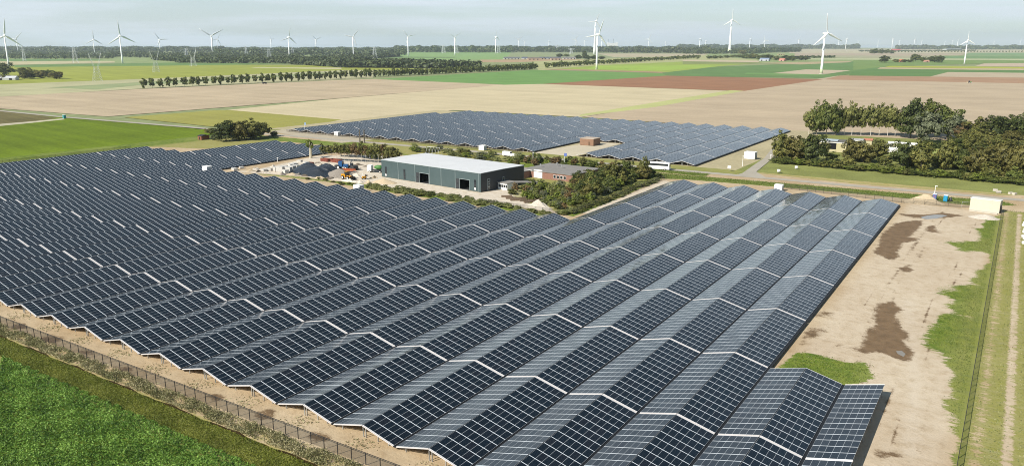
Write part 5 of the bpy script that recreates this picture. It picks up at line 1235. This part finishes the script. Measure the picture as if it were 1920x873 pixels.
RUB = mat('white_rubble', alb(226, 216, 200), .9, var=.3, scale=2, bump=.5)
heap(636, 329, 15, 12, 3.4, GRAV, 'gravel_heap', 'grey gravel heap behind the yellow wheel loader', 'heap', 0, 1, .05)
heap(588, 325, 30, 13, 4.0, TARP, 'tarp_heap', 'long heap covered with black tarpaulin, left part', 'heap', -6, 4, .35)
heap(613, 324, 17, 11, 4.3, TARP, 'tarp_heap', 'crumpled dark blue tarpaulin heap at the gravel side', 'heap', 15, 6, .5)
heap(582, 319, 16, 8, 2.4, mat('weedy_soil', alb(172, 160, 96), .95, var=.3, scale=1), 'soil_heap', 'yellowish weedy soil heap behind the black tarpaulin', 'heap', 0, 3, .3)
heap(564, 312, 14, 7, 2.6, RUB, 'rubble_heap', 'white rubble heap left of the pollarded tree', 'heap', 20, 5, .6)
heap(720, 342, 12, 7, 1.7, SANDM, 'sand_heap', 'sand heap at the left corner of the steel hall', 'heap', 0, 7, .05)
heap(655, 340, 9, 3, .9, RUB, 'rubble_heap', 'flat white rubble in front of the wheel loader', 'heap', 0, 8, .5)
heap(1010, 389, 11, 6, 1.7, PGRAV, 'gravel_heap', 'pale rubble bank at the corner of the nursery', 'heap', -8, 9, .5)
heap(1730, 380, 13, 7, 3.0, SANDM, 'sand_heap', 'pale sand heap left of the portable toilets', 'heap', 10, 2, .25)
heap(1846, 409, 9, 5, 1.4, PGRAV, 'gravel_heap', 'small pale gravel heap before the pale shed', 'heap', 0, 12, .1)
heap(667, 331, 5, 3, 1.2, RUB, 'rubble_heap', 'small pale rubble pile right of the loader cab', 'heap', 0, 14, .4)
for n in range(22):
    u, v = sorted([(470, 321), (485, 322), (500, 324), (560, 328), (573, 330), (600, 334), (618, 334), (605, 311), (615, 309), (598, 316), (625, 312), (676, 342), (690, 343), (641, 308), (672, 309), (690, 312), (548, 327), (530, 328), (700, 334), (596, 305), (480, 317), (512, 313)])[n]
    heap(u, v, random.uniform(3, 6), random.uniform(2, 4), random.uniform(.5, 1.2), random.choice([RUB, GRAV, SANDM, PGRAV, mat('dark_rubble', alb(120, 108, 94), .95, var=.35, scale=2, bump=.5)]), 'rubble_pile', 'small rubble pile in the yard, %s from the left' % ordinal(n+1), 'rubble', random.uniform(0, 180), 40+n, .6)['group'] = 'small rubble piles in the yard'
# stacks of white wrapped blocks
for n, (u, v, w_, h_) in enumerate([(518, 321, 3.2, 1.8), (526, 322.5, 3.4, 2.4), (533, 318, 3, 1.7), (541, 322.5, 3.4, 2.2), (549, 319, 3, 2.0), (556, 317, 3.2, 1.8), (505, 320, 2.4, 1.0), (495, 321, 2.0, .9), (536, 325, 2.8, 1.6), (546, 315.5, 3, 2), (553, 313, 3, 1.8), (570, 316, 2.6, 1.5), (574, 311.5, 2.6, 2.0), (562, 307.5, 2.4, 1.8), (440, 319.5, 3.6, 1.0), (453, 316, 2.2, .8)]):
    r = thing('block_stack', u, v, random.uniform(-25, 25), 'white wrapped block stack in the yard, %s from the left' % ordinal(sorted([518, 526, 533, 541, 549, 556, 505, 495, 536, 546, 553, 570, 574, 562, 440, 453]).index(u)+1), 'block stack', 'white block stacks in the yard')
    MB().box((0, 0, h_/2+.12), (w_, 1.8, h_)).build('wrapped_blocks', mat('white_wrap', alb(218, 214, 206), .5, var=.2, scale=1.5, bump=.3), r)
    MB().box((0, 0, .06), (w_+.1, 1.9, .12)).build('pallet', mat('pallet_wood', (.25, .18, .11), .9), r)
# timber stacks before the nursery
for n in range(9):
    u, v = 950+n*8.5, 369+n*1.3+(n % 3)*2
    r = thing('timber_stack', u, v, 35+n*4, 'stack of brown planks on the nursery gravel, %s from the left' % ordinal(n+1), 'timber stack', 'timber stacks by the nursery')
    for q in range(3): MB().box((0, -.5+q*.5, .3), (4.0, .3, .5)).build('plank', mat('weathered_timber', alb(132, 112, 92), .9, var=.25, scale=1.5), r)
# portable toilets, lamp, signs
for u, v, m_, door, lab in ((1752, 375, mat('violet_plastic', alb(110, 124, 178), .5), alb(200, 80, 90), 'violet portable toilet with a red sign beside the mast'), (1772.5, 377.5, mat('cyan_plastic', alb(40, 160, 206), .5), alb(70, 180, 220), 'bright blue portable toilet with white roof')):
    r = thing('portable_toilet', u, v, -8, lab, 'portable toilet')
    MB().box((0, 0, 1.15), (1.25, 1.25, 2.2)).build('cabin', m_, r)
    MB().box((0, -.645, 1.1), (.85, .05, 1.9)).build('door', m_, r); MB().box((0, -.69, 1.55), (.4, .03, .3)).build('sign_plate', mat('toilet_sign_%d' % u, door, .5), r)
    MB().box((0, 0, 2.32), (1.35, 1.35, .16)).build('roof', WPAINT, r)
x, y = at(1782, 377); r = tag(empty('water_tank', (x, y, 0)), 'dark tank right beside the bright blue toilet', 'tank')
MB().lathe([(.5, 0), (.55, .1), (.55, 1.1), (.3, 1.3)], 12).build('barrel', DGREY, r, True); MB().lathe([(.18, 1.3), (.18, 1.42)], 8).build('lid', DGREY, r)
def lamp(u, v, vt, label, name='lamp_mast', panel=None, cat='mast'):
    x, y = at(u, v); h = ztop(x, y, vt); r = tag(empty(name, (x, y, 0), 0), label, cat)
    MB().bar((0, 0, 0), (0, 0, h), .26, .16, 8).build('pole', WPAINT, r)
    if panel: MB().box((.6, -.06, h-.7), (1.4, .1, 1.5)).build('flag_panel', panel, r)
    else: MB().box((.25, 0, h+.06), (.9, .4, .2)).build('lamp_head', WPAINT, r)
lamp(1752.5, 362.5, 349, 'slim white mast behind the violet toilet')
lamp(999.3, 309, 286, 'white lamp mast between the hall roof and the road')
lamp(1058, 309, 287, 'white mast with a small blue panel behind the brick building', 'sign_mast', mat('sign_blue', alb(110, 130, 196), .5), 'sign')
lamp(1392, 312, 293, 'thin pole between the array end and the farm drive')
lamp(572, 246.5, 230, 'pale blue banner mast at the entrance of the rear array', 'sign_mast', mat('banner_blue', alb(150, 176, 210), .5), 'sign')
lamp(1444, 300, 291, 'dark gate post at the end of the farm drive')
lamp(520.6, 303.5, 296, 'short pale post at the edge of the left array block', 'marker_post', None, 'post')
r = thing('road_sign', 1367, 321.5, 5, 'small white road sign at the drive junction', 'sign')
MB().bar((0, 0, 0), (0, 0, 2.2), .12, .1, 6).build('pole', STEEL, r); MB().box((0, -.07, 2.0), (1.5, .08, 1.2)).build('sign_plate', WPAINT, r)
x, y = at(121, 222); r = tag(empty('portable_toilet', (x, y, 0)), 'teal portable toilet alone beside the left field road', 'portable toilet')
MB().box((0, 0, 1.3), (1.8, 1.8, 2.6)).build('cabin', mat('teal_plastic', alb(60, 160, 160), .5), r); MB().box((0, -.93, 1.2), (1.1, .05, 2.0)).build('door', mat('teal_door', alb(90, 180, 176), .5), r); MB().box((0, 0, 2.68), (1.9, 1.9, .16)).build('roof', WPAINT, r)
# wrapped bales and big bags
WRAP = mat('bale_wrap', alb(236, 236, 230), .4, var=.05, scale=2)
for u, v, lab in ((1460, 323.5, 'white wrapped bale lying nearer the road on the mown field'), (1493, 317, 'white wrapped bale standing deeper in the mown field')):
    r = thing('wrapped_bale', u, v, 20, lab, 'bale'); MB().lathe([(.5, -.68), (.75, -.6), (.78, 0), (.75, .6), (.5, .68)], 14, (0, 0, .76), 'X').build('roll', WRAP, r, True)
    MB().lathe([(.70, -.02), (.785, 0), (.70, .02)], 14, (0, 0, .76), 'X').build('seam', WRAP, r)
for n in range(8):
    x, y = at(1920-(n % 3)*1.5-n*.35, 412+n*6.2+(n % 2)*2); x += .5
    r = tag(empty('big_bag', (x, y, 0), random.uniform(0, 1)), 'white bulk bag at the right photo edge, %s from the shed' % ordinal(n+1), 'bulk bag', 'white bulk bags at the right edge')
    MB().lathe([(.45, 0), (.62, .12), (.66, .5), (.6, .88), (.25, 1.0)], 9).build('bag', WRAP, r, True); MB().bar((-.4, 0, .95), (.4, 0, 1.05), .08).build('strap', WRAP, r)
# feed trough pieces at the edge of the mown field
for n, (u, v) in enumerate(((1866, 358), (1872, 361), (1895, 364), (1902, 365))):
    r = thing('stone_block', u, v, 20*n, 'pale block at the right end of the mown field, %s from the left' % ordinal(n+1), 'block', 'pale blocks by the mown field')
    MB().box((0, 0, .4), (1.6, 1.0, .8)).build('block', CONC, r)
for n, (u, v, h_, lab) in enumerate(((1038, 372, .7, 'x'),)): pass

# ------------------------------------------------------------------ yard and nursery plants
x, y = at(583, 296.5)
r = tag(empty('pollarded_tree', (x, y, 0)), 'pollarded tree with thick pale trunk and tufted green top in the yard', 'tree')
h = ztop(x, y, 261); tk = MB(); tk.bar((0, 0, 0), (.1, 0, h*.55), 1.5, 1.1, 9)
for a, dz in ((0, .34), (1.6, .4), (3.0, .32), (4.4, .38), (5.4, .44)): tk.bar((.1, 0, h*.52), (1.2*math.cos(a), 1.2*math.sin(a), h*(.52+dz*.8)), .55, .25, 6)
tk.build('trunk', mat('plane_bark', alb(214, 204, 178), .85, var=.25, scale=1.2), r)
c = link('crown', crown_mesh('crown', 'tall', LM['lime'], 26, 26, .05, 5, .5), r); c.scale = (4.0, 4.0, h)
for n in range(17):
    u = 607+n*7.9; v = 301+n*.45; key = random.choice(['pruned', 'pruned', 'prunedrust', 'shrubolive' if n > 8 else 'prunedrust'])
    tree(u, v, v-random.uniform(29, 37)-(5 if 8 < n < 15 else 0), random.uniform(12, 16), 'pruned' if key == 'shrubolive' else key, 'tree with bare lower trunk in the row behind the yard, %s from the left' % ordinal(n+1), 'row_tree', 'tree', 'row of young trees behind the yard', True, pale=True)
for n in range(9):
    u = 640+n*13; v = 293+n*1.2
    tree(u, v, v-random.uniform(22, 31), random.uniform(20, 26), random.choice(['oakolive', 'bronze', 'oak', 'rusty']), 'bushy tree behind the yard tree row, %s from the left' % ordinal(n+1), 'bushy_tree', 'tree', 'bushy trees behind the yard tree row')
for u, v, vt, lab in ((675, 268, 243, 'bare dead trunk above the yard tree row, left one'), (683.5, 268, 243, 'bare dead trunk above the yard tree row, right one')):
    x, y = at(u, v); h = ztop(x, y, vt); r = tag(empty('dead_tree', (x, y, 0)), lab, 'dead tree'); tk = MB().bar((0, 0, 0), (0, 0, h), .9, .5, 7)
    for q in range(7): a = q*2.4; tk.bar((0, 0, h*(.45+q*.07)), (.9*math.cos(a), .9*math.sin(a), h*(.5+q*.07)), .25, .1, 5)
    tk.build('trunk', BARK, r)
NUR = [(1040+960*0, 0)]
for n, (cx, cy, ct, w, key, lab) in enumerate([
    (1045, 575, 335, 200, 'oakolive', 'broad olive green tree at the centre of the nursery hedge'),
    (985, 560, 400, 130, 'bronze', 'bronze tree left of the broad olive nursery tree'),
    (1110, 560, 400, 150, 'oak', 'green tree right of the broad olive nursery tree'),
    (1190, 505, 322, 100, 'oakdark', 'dark slender tree left of the coach'),
    (1345, 510, 285, 105, 'poplar', 'pointed light green tree in front of the coach'),
    (1290, 520, 390, 110, 'bronze', 'bronze bush tree below the coach'),
    (1395, 520, 450, 90, 'oakdark', 'dark low tree at the right end of the nursery hedge'),
    (925, 455, 355, 120, 'bronze', 'bronze tree behind the right corner of the brick building'),
    (820, 405, 322, 130, 'oak', 'green tree behind the brick building roof'),
    (725, 388, 300, 100, 'oakolive', 'olive tree behind the brick building, beside the blue panel mast'),
    (640, 385, 305, 75, 'rusty', 'dark reddish tree just right of the blue panel mast'),
    (445, 375, 288, 125, 'rusty', 'round red leaved tree behind the brick building roof'),
    (280, 380, 262, 80, 'oakdark', 'dark tree right of the white lamp mast'),
    (110, 335, 275, 60, 'oakdark', 'dark pointed tree left of the white lamp mast'),
    (50, 385, 315, 80, 'bronze', 'bronze bush left of the white lamp mast'),
    (1500, 510, 455, 70, 'oakdark', 'dark bush tip at the far right of the nursery hedge')]):
    tree(960+cx/5.456, 240+cy/5.456, 240+ct/5.456, w/5.456, key, lab, 'nursery_tree')
g = random.Random(31); sc = []
LATE = []
def scatter(poly, n, key, hpx, wpx, label, group, name='nursery_shrub'):
    us = [p[0] for p in poly]; vs_ = [p[1] for p in poly]; k = 0
    while k < n:
        u, v = g.uniform(min(us), max(us)), g.uniform(min(vs_), max(vs_)); ins = False
        for (x0, y0), (x1, y1) in zip(poly, poly[1:]+poly[:1]):
            if (y0 > v) != (y1 > v) and u < (x1-x0)*(v-y0)/(y1-y0)+x0: ins = not ins
        if not ins: continue
        if 'thicket' in name and (1526 < u < 1600 or (1735 < u < 1768 and v < 306) or 1648 < u < 1672): continue
        k += 1
        sc.append((v, u, g.uniform(*hpx), g.uniform(*wpx), g.choice(key), label, group, name))
scatter([(955, 362), (990, 350), (1070, 352), (1160, 345), (1165, 352), (1100, 382), (1040, 393), (1010, 380), (975, 372)], 112, ['shrubolive', 'reed', 'shrublime', 'shrubrust', 'shrublime', 'shrubgreen', 'shrubgrey'], (9, 20), (13, 24), 'nursery shrub before the brick building, %s from the left', 'shrubs of the nursery')
scatter([(1075, 350), (1100, 335), (1210, 322), (1225, 330), (1160, 356), (1090, 376)], 64, ['shrubgreen', 'shrubolive', 'oakdark', 'bronze'], (14, 28), (16, 26), 'dense hedge shrub right of the brick building, %s from the left', 'dense shrubs right of the brick building', 'hedge_shrub')
scatter([(960, 305), (985, 296), (1085, 303), (1180, 312), (1090, 318), (1030, 312), (1000, 318)], 26, ['shrubgreen', 'shrubolive', 'cone', 'shrublime', 'shrubrust'], (7, 15), (9, 18), 'garden shrub along the road behind the brick building, %s from the left', 'garden shrubs along the road', 'garden_shrub')
scatter([(742, 282), (770, 276), (890, 286), (985, 299), (960, 310), (885, 300), (790, 290)], 52, ['shrubgrey', 'reed', 'shrubolive', 'reed', 'reed', 'shrublime'], (5, 12), (12, 22), 'wild shrub behind the pale hall roof, %s from the left', 'wild shrubs behind the hall', 'wild_shrub')
scatter([(690, 347), (760, 354), (900, 377), (1010, 398), (1040, 402), (1000, 402), (880, 382), (690, 354)], 120, ['reed', 'reed', 'reed', 'reed', 'shrubgreen'], (5, 9), (11, 19), 'reed tuft on the ditch bank before the hall, %s from the left', 'reeds on the ditch bank before the hall', 'reed_tuft')
scatter([(1045, 402), (1080, 390), (1165, 358), (1240, 332), (1242, 337), (1160, 370), (1070, 406)], 70, ['reed', 'reed', 'shrubolive', 'shrubgreen'], (4, 8), (11, 20), 'tall grass tuft on the bank beside the bare strip, %s from the left', 'tall grass on the bank by the bare strip', 'grass_tuft')
scatter([(600, 336), (640, 342), (690, 350), (690, 354), (640, 347), (560, 334)], 16, ['shrubgreen', 'shrubolive'], (3, 5), (7, 12), 'low weed tuft beside the yard edge, %s from the left', 'weeds beside the yard edge', 'weed_tuft')
scatter([(1452, 292), (1530, 288), (1600, 298), (1640, 296), (1700, 302), (1760, 306), (1800, 296), (1920, 300), (1920, 330), (1800, 318), (1650, 308), (1520, 302)], 60, ['shrubolive', 'oakdark', 'shrubgreen', 'bronze', 'oakolive'], (16, 30), (22, 34), 'thicket shrub among the front belt trees, %s from the left', 'thicket shrubs among the front belt trees', 'thicket_shrub')
scatter([(1785, 268), (1920, 268), (1920, 292), (1830, 290), (1800, 282)], 22, ['bronze', 'oakolive', 'shrubolive'], (20, 34), (26, 40), 'thicket shrub below the back row at right, %s from the left', 'thicket shrubs below the back row', 'thicket_shrub')
cnt = {}
for s_ in sorted(sc, key=lambda q: q[1]):
    v, u, h_, w_, key, lab, gr, nm = s_; cnt[lab] = cnt.get(lab, 0)+1
    tree(u, v, v-h_, w_, key, lab % ordinal(cnt[lab]), nm, 'shrub', gr, False)
# glasshouse frame and parked white vans behind the hall
r = thing('glasshouse', 813, 291, 0, 'small collapsed greenhouse frame in the scrub behind the hall roof', 'greenhouse')
for q in range(5): MB().bar((-4+q*2, -2, 0), (-4+q*2, 0, 4.2), .12).bar((-4+q*2, 0, 4.2), (-4+q*2, 2, 0), .12).build('hoop', WPAINT, r)
MB().box((0, 0, 4.2), (8.2, .1, .1)).build('ridge_bar', WPAINT, r)
for u, v, lab in ((968, 298, 'white van parked by the road left of the lamp mast'), (952, 293, 'white van parked further left along the road')):
    r = thing('parked_van', u, v, -4, lab, 'van'); MB().box((-.4, 0, 1.5), (4.8, 2.0, 2.0)).box((2.4, 0, 1.1), (1.2, 1.9, 1.2)).build('body', WPAINT, r)
    MB().box((1.9, 0, 2.0), (.5, 1.8, .7)).build('windscreen', GLASS, r)
    for x_ in (-1.8, 2.0):
        for s_ in (-1, 1): wheel(r, x_, s_*.9, .38, .25)

# ------------------------------------------------------------------ foreground crop, verge and weeds
def scatter_quads(name, n, xr, yr, keep, zr, size, asp, m, label, up=.6, kind='stuff', cat='crop'):
    x = RNG.uniform(*xr, n); y = RNG.uniform(*yr, n); k = keep(x, y); x, y = x[k], y[k]; n = len(x)
    z = RNG.uniform(*zr, n)*(.75+.35*np.sin(x*1.7+np.sin(y*1.3)*1.5)*np.sin(y*2.1+x*.4))
    Nn = unit(np.stack([RNG.normal(0, 1, n), RNG.normal(0, 1, n), np.full(n, up*1.6)], 1))
    A, B = leaf_axes(Nn, size*RNG.uniform(.6, 1.35, n), asp)
    T = np.clip(.45+.22*np.sin(x*.5+y*.35)*np.sin(y*.8)+RNG.normal(0, .22, n), 0, 1)
    tag(link(name, qmesh(name, np.stack([x, y, z], 1), A, B, m, T)), label, cat, kind=kind)
CROPM = leafmat('leaf_crop', (.034, .085, .010), (.145, .265, .034), (.310, .480, .100), 0, .35)
VERGM = leafmat('leaf_verge', (.080, .100, .010), (.165, .190, .022), (.270, .275, .050), 0, .3)
WEEDM = leafmat('leaf_weed', (.130, .140, .050), (.290, .265, .130), (.480, .420, .260), 0, .25)
scatter_quads('crop_leaves', 300000, (-185, -60), (22, 59.9), lambda x, y: (y < 59.8+.25*np.sin(x*2)) & (y > 38-(x+110)*.55) & (y < 75), (.08, .45), .108, .55, CROPM, 'dark green leafy beet crop filling the near left corner', .8)
scatter_quads('verge_grass', 90000, (-185, -60), (59.6, 64.3), lambda x, y: np.ones_like(x, bool), (.02, .16), .10, .35, VERGM, 'olive mown grass strip between crop and ditch', .9, cat='grass')
scatter_quads('weed_growth', 60000, (-185, -60), (64.7, 67.5), lambda x, y: (np.sin(x*.9)+np.sin(x*.37+y*2)+RNG.normal(0, .9, len(x))) > -.5, (.03, .85), .13, .3, WEEDM, 'straw coloured weeds along the foot of the brown fence', .3, cat='weeds')
scatter_quads('weed_growth', 5000, (-185, -50), (70.5, 73.5), lambda x, y: (np.sin(x*.514+1.0)+RNG.normal(0, .5, len(x))) > .75, (.02, .22), .12, .5, WEEDM, 'weed patches under the near ends of the tables', .6, cat='weeds')

# ------------------------------------------------------------------ loose grass on the site ground
def maskat(M, x, y):
    i = np.clip(((x-GX0)/GS).astype(int), 0, M.shape[1]-1); j = np.clip(((y-GY0)/GS).astype(int), 0, M.shape[0]-1); return M[j, i]
GRM = leafmat('leaf_tuft', (.105, .145, .026), (.165, .205, .046), (.240, .250, .090), 0, .35)
STM = leafmat('leaf_straw', (.150, .180, .055), (.250, .255, .095), (.370, .335, .175), 0, .25)
scatter_quads('grass_tufts', 190000, (-32, -1.2), (70, 306), lambda x, y: RNG.uniform(0, 1, len(x)) < (maskat(GRASSMASK, x, y)-.3)*.9, (.01, .10), .10, .4, GRM, 'rough green grass growing onto the sand beside the track fence', .7, cat='grass')
scatter_quads('dry_grass', 90000, (0, 34), (70, 306), lambda x, y: RNG.uniform(0, 1, len(x)) < .75*maskat(GRASSMASK, x, y)**2, (.02, .12), .11, .35, STM, 'straw coloured dry grass along the farm track at right', .7, cat='grass')
scatter_quads('bank_grass', 50000, (-150, 20), (308, 331), lambda x, y: RNG.uniform(0, 1, len(x)) < maskat(GRASSMASK, x, y)-.1, (.02, .16), .16, .35, GRM, 'green grass bank between the front array and the road', .5, cat='grass')
